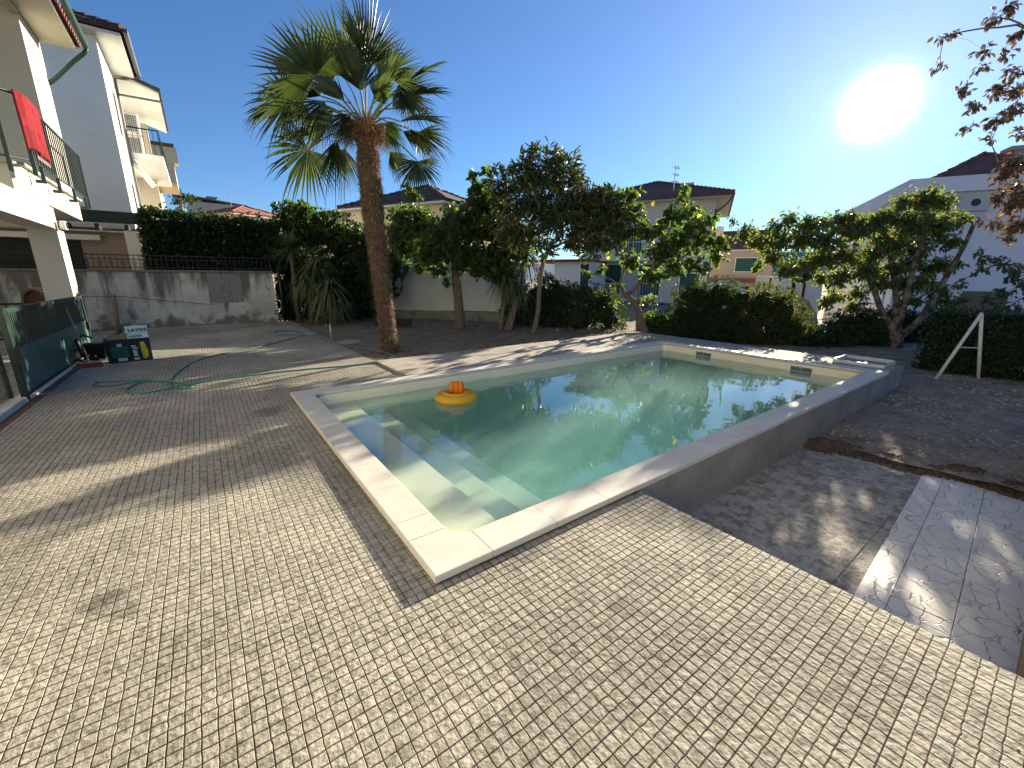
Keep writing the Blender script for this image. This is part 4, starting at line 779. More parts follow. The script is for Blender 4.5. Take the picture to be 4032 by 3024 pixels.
def frond(hub, u, nrm, Rr, spread, nseg=34, drop=.18, origin=None, lit=0.0, fold=0.0):
    u = u / np.linalg.norm(u); nrm = nrm - u * (nrm @ u); nrm /= np.linalg.norm(nrm); s = np.cross(nrm, u)
    V = []; F = []; lv = []; g = np.array([0, 0, -1.])
    for k in range(nseg):
        th = R_(spread) * ((k + .5) / nseg - .5); dth = R_(spread) / nseg
        edge = abs(th) / R_(spread / 2); Rk = Rr * (1 - .28 * edge ** 2.2) * random.uniform(.93, 1.05); dd = drop * random.uniform(.4, 1.7)
        if random.random() < .07: dd += .35
        def pt(r_, t_, h): 
            d = math.cos(t_) * u + math.sin(t_) * s; q = d * r_ + nrm * (h + fold * r_ * (edge ** 2)) + g * dd * (r_ / Rr) ** 3 * Rr; return hub + q
        st = [(0.0, .5, .0), (.30, .5, .012), (.52, .5, .010), (.78, .24, .004), (1.0, .0, 0)]
        o = len(V); v0 = random.random()
        for (rf, wf, h) in st:
            r_ = rf * Rk
            wv = wf * dth if rf <= .52 else wf * dth * .52 / rf
            V += [pt(r_, th - wv, -h), pt(r_, th, h), pt(r_, th + wv, -h)]; lv += [v0] * 3
        for q in range(len(st) - 1):
            a = o + q * 3; F += [(a, a + 1, a + 4, a + 3), (a + 1, a + 2, a + 5, a + 4)]
    fo = npmesh('frond', np.array(V), np.array(F), LM_palm, palm, np.array(lv))
    if origin is not None:
        b = MB(); m_ = (origin + hub) / 2 + np.array([0, 0, .10]); b.tube(smooth([origin, m_, hub, hub + u * Rr * .12], 5), [.018] * 5 + [.013] * 5 + [.009] * 5 + [.004], 6, True); b.build('petiole', mat('petiole_green', (.16, .20, .07), .5, .15, 10), fo, True)
    return fo
cc = lambda x, y: (800 + x * .4973, y * .4973)
org = hat(1440, 500, PD) - PB
TC = -FH
def img(dx, dy, dz=0.0): return RT * dx + np.array([0, 0, 1.]) * dy + FH * dz     # dx right, dy up, dz away
FR = [  # hub crop x,y, dD, dir(dx,dy,dz), normal(dx,dy,dz), R px(crop), spread
 (880, 610, -.3, (-.8, .55, -.1), (.1, .1, -1), 430, 200), (1110, 600, .1, (-.25, 1, .1), (.1, .2, -1), 560, 165), (1300, 520, -.2, (.08, 1, 0), (.8, .1, -.6), 480, 110), (690, 790, -.1, (-1, .12, 0), (0, .25, -1), 370, 215),
 (830, 1185, -.3, (-.55, -.6, -.15), (.1, .1, -1), 330, 235), (1060, 1110, -.5, (-.3, -1, -.1), (.8, 0, -.6), 340, 70), (900, 1060, .2, (-1, .15, .2), (0, .8, -.5), 380, 140), (1440, 590, .3, (.6, .8, .2), (.1, .3, -1), 330, 180),
 (1630, 645, .1, (.9, .5, 0), (-.3, .8, -.4), 330, 90), (1640, 760, .3, (1, .3, .1), (0, 1, -.25), 350, 110), (1560, 960, -.2, (1, .16, 0), (0, .9, -.4), 380, 75), (1700, 1050, -.2, (.85, -.45, -.1), (.2, .5, -.9), 280, 130),
 (1700, 1278, -.3, (.05, -1, -.2), (0, .25, -1), 235, 205), (1370, 800, -.6, (.6, .75, -.3), (-.3, .5, -.8), 280, 150), (960, 800, -.3, (-.45, -.85, -.2), (.7, .3, -.6), 330, 110),
 (1500, 760, .7, (.7, .35, .6), (0, .9, .4), 420, 140), (780, 800, .5, (-.9, -.2, .4), (0, .9, .4), 380, 130), (1120, 1180, .7, (-.35, -.8, .5), (.3, .5, .8), 300, 120), (1480, 1200, .6, (.5, -.7, .5), (.3, .5, .8), 260, 110),
 (1010, 650, .3, (-.6, .6, .3), (.3, .5, -.8), 470, 130), (1560, 720, -.3, (.75, -.75, -.2), (.4, .6, -.7), 330, 100), (560, 830, .1, (-.9, -.3, .1), (.1, .9, -.3), 250, 100), (1230, 640, -.2, (.0, .9, -.3), (.5, .3, -.9), 380, 100)]
FR += [(1250, 720, -.35, (-.1, 1, -.2), (.6, .3, -.8), 330, 120), (1120, 800, -.3, (-.7, .5, -.3), (.2, .8, -.6), 330, 110), (1420, 700, -.1, (.45, .8, -.2), (-.5, .4, -.7), 300, 110), (1050, 880, .3, (-.9, -.1, .2), (.1, .9, -.3), 330, 110), (1500, 860, .2, (.9, .1, .1), (0, .9, -.3), 330, 100), (1160, 900, -.4, (-.5, -.8, -.2), (.8, .2, -.6), 260, 90), (1450, 960, -.3, (.5, -.8, -.2), (-.7, .2, -.6), 250, 90), (1000, 960, .0, (-.8, -.5, 0), (.2, .7, -.6), 330, 120), (1580, 1040, .1, (.8, -.4, .1), (-.1, .8, -.5), 280, 110), (930, 760, .4, (-.8, .4, .3), (.2, .5, -.8), 300, 120)]
for (hx, hy, dD, du, dn, Rp, spd) in FR:
    hub = hat(*cc(hx, hy), PD + dD) - PB; Rr = Rp * .4973 * PD / FPX * .97
    frond(hub, img(*du), img(*dn), Rr, spd, 36 if spd > 120 else 28, .10 if du[1] > .3 else .22, org + (hub - org) * .12, fold=.15)
b = MB()
for i in range(70):     # flower stalks: fine brown branching sprays
    a = rng.uniform(0, 6.28); d = np.array([math.cos(a), math.sin(a), rng.uniform(-.3, .7)]); p = org + np.array([0, 0, -.15]); q = p + d * rng.uniform(.25, .6); q[2] -= .05
    b.tube([p, (p + q) / 2 + np.array([0, 0, .1]), q], [.01, .007, .004], 4, False)
    for j in range(34):
        t_ = rng.uniform(.4, 1); s = p + (q - p) * t_ + np.array([0, 0, .1 * (1 - abs(2 * t_ - 1))]); e = s + rng.normal(0, .10, 3) + np.array([0, 0, -.06]); b.tube([s, (s + e) / 2 + rng.normal(0, .02, 3), e], [.0035, .003, .0015], 3, False)
b.build('flower_stalks', mat('dry_flower', (.22, .12, .05), .9, .3, 20), palm)
b = MB()
for i in range(30):
    a = rng.uniform(0, 6.28); d = np.array([math.cos(a) * .25, math.sin(a) * .25, 1]); p = org + np.array([math.cos(a) * .12, math.sin(a) * .12, -.5 + rng.uniform(-.1, .3)]); b.tube([p, p + d * .14, p + d * .34 * rng.uniform(.7, 1.2)], [.030, .022, .010], 5)
b.build('leaf_bases', mat('leaf_base', (.17, .075, .035), .85, .3, 20), palm)

# ---------------------------------------------------------------- sword leaved plants
def sword(name, label, cat, base, heads, stemr=.05, group=None, m=None):
    root = thing(name, label, cat, tuple(base), 0, group); O = np.array(base, float); sb = MB()
    LV = []; V = []; F = []
    for (c, Ln, n_, dr) in heads:
        c = np.array(c) - O; sb.tube([np.array([0, 0, -.05]) + rng.normal(0, .05, 3) * [1, 1, 0], c * np.array([.6, .6, .5]), c], [stemr * 1.2, stemr, stemr * .8], 8)
        for i in range(n_):
            d = rdir(1)[0]; d[2] = d[2] * .75 + .25; d /= np.linalg.norm(d); L_ = Ln * rng.uniform(.75, 1.1); s = np.cross(d, [0, 0, 1.]); s /= np.linalg.norm(s) + 1e-6; w_ = .018 * rng.uniform(.8, 1.3) * (Ln / .7); o = len(V); k = 5; v0 = rng.random()
            for q in range(k + 1):
                t_ = q / k; p = c + d * L_ * t_ + np.array([0, 0, -dr * L_ * t_ ** 2.2]); ww = w_ * (1 - t_ ** 2.5) + .001; V += [p - s * ww, p + s * ww]; LV += [v0, v0]
            F += [(o + 2 * q, o + 2 * q + 1, o + 2 * q + 3, o + 2 * q + 2) for q in range(k)]
    sb.build('stem', M_bark, root, True); npmesh('foliage', np.array(V), np.array(F), m or LM_yuc, root, np.array(LV)); return root
y1 = hat(1145, 975, 15.2)
sword('yucca', 'spiky yucca head rising highest before the dark ivy', 'yucca', (y1[0] - .1, y1[1], 0), [(y1, .95, 230, .30)], .07, 'sword leaved plants')
for (px, py, D, Ln, n_, lab) in ((1215, 1110, 14.6, .95, 150, 'drooping yucca nearest the end of the stained wall'), (1300, 1130, 14.4, 1.05, 170, 'bushy yucca with long drooping leaves beside the standpipe'), (1250, 1040, 15.0, .9, 130, 'dark yucca standing between two others before the ivy')):
    c = hat(px, py, D); sword('yucca', lab, 'yucca', (c[0], c[1], 0), [(c, Ln, n_, .85), (c + np.array([.15, .2, -.5]), Ln * .8, 70, .9)], .07, 'sword leaved plants')
c1, c2, c3 = hat(1990, 1090, 14.0), hat(2070, 1010, 14.2), hat(2040, 1130, 13.8)
for c, lab, Ln, px in ((c1, 'cabbage palm with hanging leaves nearest the maple', .8, 1975), (c3, 'short cabbage palm with skirted leaves between two taller ones', .75, 1995), (c2, 'slanting cabbage palm leaning right against the loquat', .75, 2010)):
    q = un(px, 1296); sword('cabbage_palm', lab, 'cabbage palm', (q[0], q[1], 0), [(c, Ln, 150, .8)], .06, 'cabbage palms beside the gable wall')
for px, py in ((2150, 1075), (2100, 985)): pass

# ---------------------------------------------------------------- hedges and bushes
def bush(name, label, cat, D, blobs, lm, tmpl, size, dens, base=None, group=None, zmin=None, core=.62, flat=1.0, depth=None):
    """blobs: (px,py,rx px,rz px,dD)"""
    c0 = hat(blobs[0][0], blobs[0][1], D + blobs[0][4]); O = np.array([c0[0], c0[1], 0.]) if base is None else np.array(base, float)
    if group and blobs[0][0] > 2500: blobs = blobs + [(px, py + 55, rx, rz, dd) for (px, py, rx, rz, dd) in blobs if py > 1220]
    root = thing(name, label, cat, tuple(O), 0, group); P, U = [], []; cb = MB()
    for (px, py, rx, rz, dd) in blobs:
        c = hat(px, py, D + dd) - O; rx, rz = rx * (D + dd) / FPX, rz * (D + dd) / FPX; ry = (depth or rx) * flat; nl = int(2.4 * dens * (rx * ry + rx * rz + ry * rz) * 4)
        nc = max(6, nl // 16); dc = rdir(nc); rc_ = rng.uniform(.55, 1.24, nc); ix = rng.integers(0, nc, nl); d = dc[ix] + rng.normal(0, .12, (nl, 3)); d /= np.linalg.norm(d, axis=1, keepdims=True); rad = rc_[ix] + 0 * np.sin(ix)
        rad = rad + .05 * np.sin(d[:, 0] * 6 + px); rad_unused = 1 + .10 * np.sin(d[:, 0] * 6 + px) + .08 * np.sin(d[:, 2] * 9 + py) + rng.normal(0, .06, nl)
        loc = np.stack([d[:, 0] * rx, d[:, 1] * ry, d[:, 2] * rz], 1) * rad[:, None]
        w_ = RT[None] * loc[:, :1] + FH[None] * loc[:, 1:2]; w_[:, 2] += loc[:, 2]; P.append(c + w_); u = RT[None] * d[:, :1] + FH[None] * d[:, 1:2]; u[:, 2] += d[:, 2]; U.append(u * .8 + rng.normal(0, .6, (nl, 3)))
        bm = bmesh.new(); bmesh.ops.create_icosphere(bm, subdivisions=2, radius=1)
        for v in bm.verts: v.co *= random.uniform(.65, 1.25)
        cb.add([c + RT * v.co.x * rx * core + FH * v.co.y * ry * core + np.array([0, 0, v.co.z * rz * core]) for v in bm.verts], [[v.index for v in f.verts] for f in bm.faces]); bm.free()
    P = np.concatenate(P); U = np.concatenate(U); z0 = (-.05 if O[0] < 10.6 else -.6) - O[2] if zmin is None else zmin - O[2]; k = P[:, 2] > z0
    leaves('foliage', P[k], U[k], 1.25 * size * rng.uniform(.6, 1.2, k.sum()), tmpl, lm, root, .8); cb.build('dark_core', M_core, root); return root  # solid dark cores stand in for the shaded inside of the bush
# cherry laurel hedge on the neighbour's side of the stained wall: a clipped box
hb = thing('laurel_hedge', 'long clipped laurel hedge with upright shoots above the stained wall', 'hedge', (-1.2, 17.9, 1.7))
def hedge_box(root, lx, ly, z0, z1, n, size, lm, top_noise=.10):
    P, U = [], []
    for (cnt, f) in ((int(n * .62), 'front'), (int(n * .22), 'top'), (int(n * .08), 'left'), (int(n * .08), 'right')):
        a, c = rng.uniform(0, 1, cnt), rng.uniform(0, 1, cnt); h = z1 + top_noise * (np.sin(a * lx * 3) * .5 + np.sin(a * lx * 7.3) * .4) - .12 * a; 
        if f == 'front': P.append(np.stack([a * lx, -.02 + rng.normal(0, .06, cnt) + .05 * np.sin(a * lx * 4) * np.sin(c * 6), z0 + c * (h - z0)], 1)); U.append(np.array([0, -.7, .1]) + rng.normal(0, .6, (cnt, 3)))
        elif f == 'top': P.append(np.stack([a * lx, c * ly, h + rng.normal(0, .05, cnt)], 1)); U.append(np.array([0, -.1, .8]) + rng.normal(0, .5, (cnt, 3)))
        else: x_ = 0 if f == 'left' else lx; P.append(np.stack([x_ + rng.normal(0, .06, cnt), a * ly, z0 + c * (z1 - z0)], 1)); U.append(np.array([-.7 if f == 'left' else .7, 0, .1]) + rng.normal(0, .5, (cnt, 3)))
    return np.concatenate(P), np.concatenate(U)
P_, U_ = hedge_box(hb, 3.75, 1.1, .0, 1.78, 11500, .12, LM_laur)
for i in range(40):      # upright shoots
    x = rng.uniform(0, 3.7); y = rng.uniform(0, .9); hgt = rng.uniform(.10, .34); lean = rng.normal(0, .12, 2)
    for j in range(9): t_ = j / 8; P_ = np.vstack([P_, [x + lean[0] * t_, y + lean[1] * t_, 1.75 + hgt * t_]]); U_ = np.vstack([U_, [math.cos(j * 2.4), math.sin(j * 2.4), .9]])
leaves('foliage', P_, U_, .125 * rng.uniform(.7, 1.2, len(P_)), T_LONG if False else T_OVAL, LM_laur, hb, .7); MB().box(.1, 3.65, .12, 1.0, 0, 1.62).build('dark_core', M_core, hb)
fl_ = bush('flowering_shrub', 'low shrub with small white flowers behind the iron railing', 'shrub', 15.6, [(300, 1020, 30, 22, .3), (350, 1025, 34, 22, .3), (410, 1030, 34, 18, .3), (250, 1030, 30, 18, .3)], LM_ivy, T_OVAL, .07, 260, zmin=1.65)
P_ = np.array([hat(random.uniform(290, 480), random.uniform(995, 1025), 15.2) for _ in range(46)]) - np.array(fl_.location)
leaves('flowers', P_, rng.normal(0, 1, (46, 3)), .06, T_OVAL, mat('white_petal', (.6, .6, .5), .7), fl_)
ivy = bush('ivy_mass', 'dark mass of ivy and climbers over the wall left of the palm trunk', 'ivy', 16.0, [(1150, 990, 46, 90, 1.3), (1145, 1130, 46, 90, 1.3), (1150, 1235, 50, 60, .9), (1170, 900, 75, 90, .5), (1170, 1050, 90, 110, .6), (1260, 920, 95, 85, .3), (1350, 960, 100, 85, .2), (1440, 1010, 90, 100, 0), (1350, 1100, 110, 120, .2), (1230, 1130, 110, 130, .4), (1450, 1130, 80, 100, -.1), (1150, 1180, 60, 90, .5), (1420, 1210, 70, 60, 0), (1130, 850, 36, 40, .6), (1540, 1030, 50, 70, -.4), (1530, 1110, 40, 60, -.5)], LM_ivy, T_OVAL, .10, 105, depth=.45)
ivb = bush('climber', 'bright green climber sprawling over the top of the ivy', 'climber', 15.6, [(1190, 840, 36, 34, .2), (1250, 860, 44, 30, 0), (1310, 880, 44, 30, 0), (1380, 920, 50, 26, 0), (1150, 820, 26, 20, .2), (1440, 930, 40, 20, 0)], LM_maple, T_STAR, .11, 90, core=.6, zmin=0, depth=.4)
# boundary hedge, right: several shrubs of their own
G_ = 'hedge shrubs along the far boundary'
bush('boundary_shrub', 'dark hedge shrub right behind the slim loquat trunk', 'shrub', 13.9, [(2120, 1200, 70, 110, .2), (2040, 1230, 60, 80, .4), (2190, 1170, 60, 70, .3), (2200, 1250, 70, 80, .2)], LM_ivy, T_OVAL, .07, 210, group=G_, depth=.5)
bush('boundary_shrub', 'dark hedge shrub behind the young sapling left of the fig', 'shrub', 13.7, [(2300, 1180, 60, 60, .2), (2380, 1190, 55, 60, .2), (2290, 1250, 80, 80, 0), (2400, 1250, 60, 80, 0)], LM_hedge, T_OVAL, .06, 230, group=G_, depth=.5)
bush('boundary_shrub', 'small sunlit green shrub just right of the fig stems', 'shrub', 13.2, [(2600, 1270, 60, 45, 0), (2560, 1275, 32, 40, .1), (2660, 1290, 40, 40, 0)], LM_maple, T_OVAL, .07, 260, group=G_, depth=.4)
bush('boundary_shrub', 'tall dark brown tinged hedge shrub behind the left skimmer', 'shrub', 12.9, [(2740, 1170, 75, 60, .3), (2820, 1170, 80, 70, .3), (2700, 1250, 70, 70, .2), (2780, 1260, 90, 90, 0), (2860, 1270, 80, 90, -.1)], LM_hedge, T_OVAL, .055, 260, group=G_, depth=.5)
bush('boundary_shrub', 'large round topped hedge shrub with olive green sides near the ramp', 'shrub', 12.6, [(2920, 1190, 70, 60, .2), (3000, 1200, 80, 70, 0), (3080, 1220, 62, 70, -.1), (2950, 1290, 90, 80, -.1), (3060, 1300, 80, 80, -.3), (3120, 1280, 40, 70, -.3)], leafmat('olive_leaf', (.035, .05, .016), (.08, .10, .03), .4, .5), T_OVAL, .055, 260, group=G_, depth=.5)
bush('boundary_shrub', 'low dark shrub left of the persimmon trunk', 'shrub', 11.9, [(3230, 1330, 60, 60, .1), (3300, 1290, 60, 60, .3), (3380, 1280, 70, 70, .3), (3300, 1350, 80, 60, 0), (3420, 1340, 80, 80, .1), (3180, 1350, 50, 50, 0)], LM_ivy, T_OVAL, .06, 240, group=G_, depth=.45)
ih = thing('ivy_hedge', 'dark clipped ivy hedge behind the white swing frame', 'hedge', (12.55, -5.2, -.6))
n_ = 13000; a, c = rng.uniform(0, 1, n_), rng.uniform(0, 1, n_); P_ = np.stack([rng.normal(0, .05, n_) + .05 * np.sin(a * 20) * np.sin(c * 7), a * 7.2, c * 1.55 + .03 * np.sin(a * 40)], 1); n2 = 2500; P2 = np.stack([rng.uniform(0, .7, n2), rng.uniform(0, 7.2, n2), 1.55 + rng.normal(0, .04, n2)], 1)
leaves('foliage', np.vstack([P_, P2]), np.array([-.6, 0, -.1]) + rng.normal(0, .6, (n_ + n2, 3)), .075 * rng.uniform(.6, 1.2, n_ + n2), T_OVAL, LM_ivy, ih, .7); MB().box(.08, .7, .1, 7.1, 0, 1.5).build('dark_core', M_core, ih)

bush('boundary_shrub', 'dark ivy covered bank behind the mottled persimmon trunk', 'shrub', 12.6, [(3450, 1310, 90, 80, .4), (3560, 1330, 90, 90, .3), (3640, 1330, 80, 90, .2), (3380, 1270, 60, 40, .6), (3500, 1265, 60, 34, .7), (3590, 1260, 60, 30, .6)], LM_ivy, T_OVAL, .07, 150, group=G_, depth=.5)
# ================================================================== swing
sw = thing('swing_set', 'white metal swing frame with one curved seat in front of the dark hedge', 'swing', (11.75, 1.45, -.36))
O = np.array(sw.location); Ms = mat('old_white_paint', (.55, .54, .47), .6, .15, 12, .3, 60)
ft1, ft2, top = hat(3677, 1513, hd(11.75, 1.45)) - O, hat(3848, 1512, hd(12.3, .95)) - O, hat(3867, 1232, hd(12.05, 1.15)) - O
ft1[2] = -.02; ft2[2] = -.02
MB().bar(ft1, top, .030, 10).build('leg', Ms, sw, True); MB().bar(ft2, top - np.array([0, 0, .03]), .030, 10).build('leg', Ms, sw, True); MB().bar(ft1 + (top - ft1) * .5, ft2 + (top - ft2) * .5, .010, 6).build('brace', Ms, sw)
dv = np.array([.52, -2.4, 0.]); MB().bar(top, top + dv, .024, 10).build('top_bar', M_green, sw, True)
for e, n__ in ((ft1, 'leg'), (ft2, 'leg')): MB().bar(e + dv, top + dv, .030, 10).build(n__, Ms, sw, True)
sc_ = top + dv * .30; sc_[2] = top[2] - 1.02; s2_ = top + dv * .45; s2_[2] = sc_[2]
b = MB(); b.tube([sc_ + (s2_ - sc_) * t_ + np.array([0, 0, -.05 * math.sin(math.pi * t_)]) for t_ in np.linspace(0, 1, 7)], .022, 8); b.build('seat', Ms, sw, True)
MB().bar(sc_, top + dv * .30, .006, 4).bar(s2_, top + dv * .45, .006, 4).build('ropes', M_rail, sw)

# ================================================================== low wall, gable wall, trays, stone
lw = thing('low_stone_wall', 'low mossy concrete retaining wall behind the bare soil', 'wall', (0, 0, 0))
p = [(4.1, 17.0), (6.2, 16.6), (7.6, 14.9), (9.3, 12.6)]; b = MB()
for k in range(3):
    (x0, y0), (x1, y1) = p[k], p[k + 1]; d = np.array([x1 - x0, y1 - y0]); d = d / np.linalg.norm(d); nn = np.array([-d[1], d[0]]) * .22
    b.add([(x0, y0, -.1), (x1, y1, -.1), (x1 + nn[0], y1 + nn[1], -.1), (x0 + nn[0], y0 + nn[1], -.1), (x0, y0, .30), (x1, y1, .30 - .02 * k), (x1 + nn[0], y1 + nn[1], .32), (x0 + nn[0], y0 + nn[1], .32)], [(0, 1, 5, 4), (1, 2, 6, 5), (2, 3, 7, 6), (3, 0, 4, 7), (4, 5, 6, 7)])
b.build('wall_body', mat('mossy_concrete', (.23, .225, .19), .95, .3, 6, .8, 40, col2=(.09, .10, .05), cscale=2), lw)
o = MB().tube([(2.32, 17.25, 0), (2.32, 17.25, 1.9)], .05, 8).build('drain_pipe', M_green, None, True); tag(o, 'dark upright drain pipe at the right end of the stained wall', 'pipe')
# gable-ended outbuilding
A1, A2 = np.array([5.3, 17.6]), np.array([9.3, 13.2]); dg = (A2 - A1) / np.linalg.norm(A2 - A1); ng = np.array([-dg[1], dg[0]]); Lg = np.linalg.norm(A2 - A1)
gb = thing('outbuilding', 'white walled outbuilding behind the maple trunk', 'building', (A1[0], A1[1], 0), math.atan2(dg[1], dg[0]))
M_owall = mat('old_white_wall', (.56, .57, .56), .9, .10, 2.2, .4, 30, col2=(.42, .43, .42), cscale=1.1)
b = MB(); b.extr([(0, 0, -.3), (Lg, 0, -.3), (Lg, 0, 2.1), (Lg * .45, 0, 2.75), (0, 0, 2.1)], (0, 5, 0)); b.build('wall', M_owall, gb)
b = MB(); b.extr([(-.2, -.15, 2.08), (Lg * .45, -.15, 2.83), (Lg * .45, -.15, 2.93), (-.2, -.15, 2.18)], (0, 5.3, 0)).extr([(Lg * .45 + .001, -.15, 2.83), (Lg + .2, -.15, 2.08), (Lg + .2, -.15, 2.18), (Lg * .45 + .001, -.15, 2.93)], (0, 5.3, 0)); b.build('roof', M_tileB, gb)
for k, px in enumerate((1500, 1565, 1600)):
    c = un(px, 1288); tr_ = thing('crate', ['black plastic tray behind the palm trunk', 'black slatted seed tray tipped up beside the palm trunk', 'black seed tray at the right of its pair'][k], 'tray', (c[0], c[1], 0), -.6, 'plastic trays beside the low wall')
    b = MB().box(-.19, .19, -.02, .02, .0, .05).box(-.19, .19, -.02, .02, .23, .27).box(-.19, -.16, -.02, .02, .05, .23).box(.16, .19, -.02, .02, .05, .23)
    for i in range(5): b.box(-.12 + i * .06 - .012, -.12 + i * .06 + .012, -.01, .01, .05, .23)
    b.box(-.16, .16, .011, .018, .05, .23); b.build('tray_body', M_black, tr_)
c = hat(1745, 1243, hd(6.9, 15.9)); o = MB().box(-.11, .11, -.1, .1, 0, .2, .03).build('stone_block', M_conc); o.location = (c[0], c[1], .30); tag(o, 'single squared stone block standing on the low wall', 'stone')

# ================================================================== HOUSES
def win(par, x, y, z, w_, h_, ax='y', side=-1, shutter=None, frame=True, fm=None, out_m=None):
    """window on a wall: ax 'y' = wall facing local -y/+y; x,y,z centre of sill on wall plane"""
    q = MB(); p = MB(); t_ = .06; e = .03 * side
    def bxs(mb, u0, u1, z0, z1, d0, d1):
        d0, d1 = sorted((d0, d1))
        if ax == 'y': mb.box(u0, u1, y + d0, y + d1, z0, z1)
        else: mb.box(x + d0, x + d1, u0, u1, z0, z1)
    u = x if ax == 'y' else y
    for a in ((u - w_ / 2 - t_, u - w_ / 2, z, z + h_), (u + w_ / 2, u + w_ / 2 + t_, z, z + h_), (u - w_ / 2 - t_, u + w_ / 2 + t_, z + h_ + .001, z + h_ + t_), (u - w_ / 2 - t_ - .03, u + w_ / 2 + t_ + .03, z - .05, z - .001)): bxs(q, *a, side * .002, side * .06)
    f = q.build('window', fm or M_white, par); bxs(p, u - w_ / 2 + .001, u + w_ / 2 - .001, z + .001, z + h_ - .002, side * .003, side * .02); p.build('pane' if not shutter else 'shutter', shutter or M_glass, f); return f
def hip(b, x0, x1, y0, y1, z, h, over=.0, th=.10):
    x0 -= over; x1 += over; y0 -= over; y1 += over; dx, dy = x1 - x0, y1 - y0; m_ = min(dx, dy) / 2
    if dx > dy: r0, r1 = (x0 + m_, (y0 + y1) / 2, z + h), (x1 - m_, (y0 + y1) / 2, z + h)
    else: r0, r1 = ((x0 + x1) / 2, y0 + m_, z + h), ((x0 + x1) / 2, y1 - m_, z + h)
    V = [(x0, y0, z), (x1, y0, z), (x1, y1, z), (x0, y1, z), r0, r1]
    F = [(0, 1, 5, 4), (1, 2, 5), (2, 3, 4, 5), (3, 0, 4)] if dx > dy else [(0, 1, 4), (1, 2, 5, 4), (2, 3, 5), (3, 0, 4, 5)]
    b.add(V, F); b.add([(x0, y0, z - th), (x1, y0, z - th), (x1, y1, z - th), (x0, y1, z - th), (x0, y0, z), (x1, y0, z), (x1, y1, z), (x0, y1, z)], [(0, 1, 5, 4), (1, 2, 6, 5), (2, 3, 7, 6), (3, 0, 4, 7)])
    hips = [(0, 4), (3, 4), (1, 5), (2, 5)] if dx > dy else [(0, 4), (1, 4), (2, 5), (3, 5)]
    for i, j in hips + [(4, 5)]:
        p0, p1 = np.array(V[i]), np.array(V[j]); k = max(2, int(np.linalg.norm(p1 - p0) / .38))
        for q in range(k): a, c = p0 + (p1 - p0) * q / k, p0 + (p1 - p0) * (q + 1.15) / k; b.tube([a + [0, 0, .03], c + [0, 0, .0]], [.10, .07], 8)
    # tile noses along the eaves
    for (a, c) in ((V[0], V[1]), (V[1], V[2]), (V[3], V[0])):
        a, c = np.array(a), np.array(c); k = int(np.linalg.norm(c - a) / .24)
        ce = np.array([(x0 + x1) / 2, (y0 + y1) / 2, z + h])
        for q in range(k): s = a + (c - a) * (q + .5) / k; e = s + (ce - s) * .05; b.tube([s + [0, 0, -.01], e + [0, 0, .02]], .055, 6)
    return b
def soffit(x0, x1, y0, y1, z, over): return MB().box(x0 - over, x1 + over, y0 - over, y1 + over, z - .20, z - .101)
# --- house 2: big white block left
h2 = thing('white_apartment_house', 'tall white rendered house with a plain shaded end wall behind the balcony', 'house', (-1.6, 21, 1.6))
MB().box(-11, 0, 0, 3.3, 0, 7.62).box(-11, -.6, 3.301, 12, 0, 7.6).build('wall', M_white, h2)
MB().box(-11.3, .66, -.4, 3.42, 7.63, 7.72).build('soffit', M_white, h2)
b = MB(); hip(b, -11.4, .74, -.5, 3.5, 7.83, .9, 0, .10); b.build('roof', M_tileD, h2)
b = MB(); b.extr([(.76, -.5, 7.72), (.86, -.5, 7.72), (.88, -.5, 7.86), (.76, -.5, 7.84)], (0, 4.0, 0)); b.build('gutter', mat('grey_gutter', (.10, .11, .115), .5, .1, 6), h2)
for (yy, zz) in ((1.5, 5.0), (1.5, 1.9)): win(h2, .0, yy, zz, .8, 1.5, 'x', 1, M_dark)
MB().tube([(.80, 3.36, 7.70), (.3, 3.4, 7.55), (.06, 3.36, 7.5), (.06, 3.36, 0)], .045, 8).tube([(.06, 3.36, 6.95), (1.36, 3.3, 6.95)], .04, 8).build('downpipe', MATS['grey_gutter'], h2)
pr = MB(); pr.extr([(-.6, 3.35, 7.75), (.6, 3.35, 7.60), (1.42, 3.35, 7.36), (1.42, 3.35, 7.46), (.6, 3.35, 7.72), (-.6, 3.35, 7.88)], (0, 6.2, 0)); pr.build('porch_roof', M_tileD, h2)
MB().extr([(-.6, 3.45, 7.55), (.6, 3.45, 7.50), (1.34, 3.45, 7.26), (1.34, 3.45, 7.34), (.6, 3.45, 7.59), (-.6, 3.45, 7.74)], (0, 6.0, 0)).build('porch_soffit', M_white, h2); MB().box(-.6, 1.12, 3.5, 10.0, 4.70, 4.92).build('balcony', M_white, h2)
b = MB().box(-.0, 1.10, 3.52, 3.55, 5.85, 5.9).box(1.07, 1.10, 3.55, 10.0, 5.85, 5.9)
for k in range(7): b.box(.08 + k * .16, .10 + k * .16, 3.525, 3.545, 4.92, 5.85)
for k in range(26): b.box(1.075, 1.095, 3.6 + k * .24, 3.62 + k * .24, 4.8, 5.85)
b.build('balcony_railing', M_dark, h2)
MB().tube([(.05, 3.6, 4.62), (.62, 3.7, 3.7)], .10, 10).build('rolled_awning', M_white, h2)
MB().box(-.59, .6, 8.0, 8.3, .0, 7.2).build('side_wall', M_beige, h2)
for zz, lab in ((4.93, 'lower'), (5.78, 'upper')):
    ac = thing('air_conditioner', lab + ' white air conditioner of the two on the high balcony', 'air conditioner', (-1.25, 25.0, 1.6 + zz), 0, 'air conditioners on the high white balcony')
    MB().box(-.3, .15, 0, .3, 0, .74, .02).build('casing', M_white, ac)
    b = MB()
    for i in range(6):
        for j in range(8): b.box(-.27 + i * .06, -.235 + i * .06, -.012, -.001, .07 + j * .075, .12 + j * .075)
    b.build('grille', M_dark, ac)
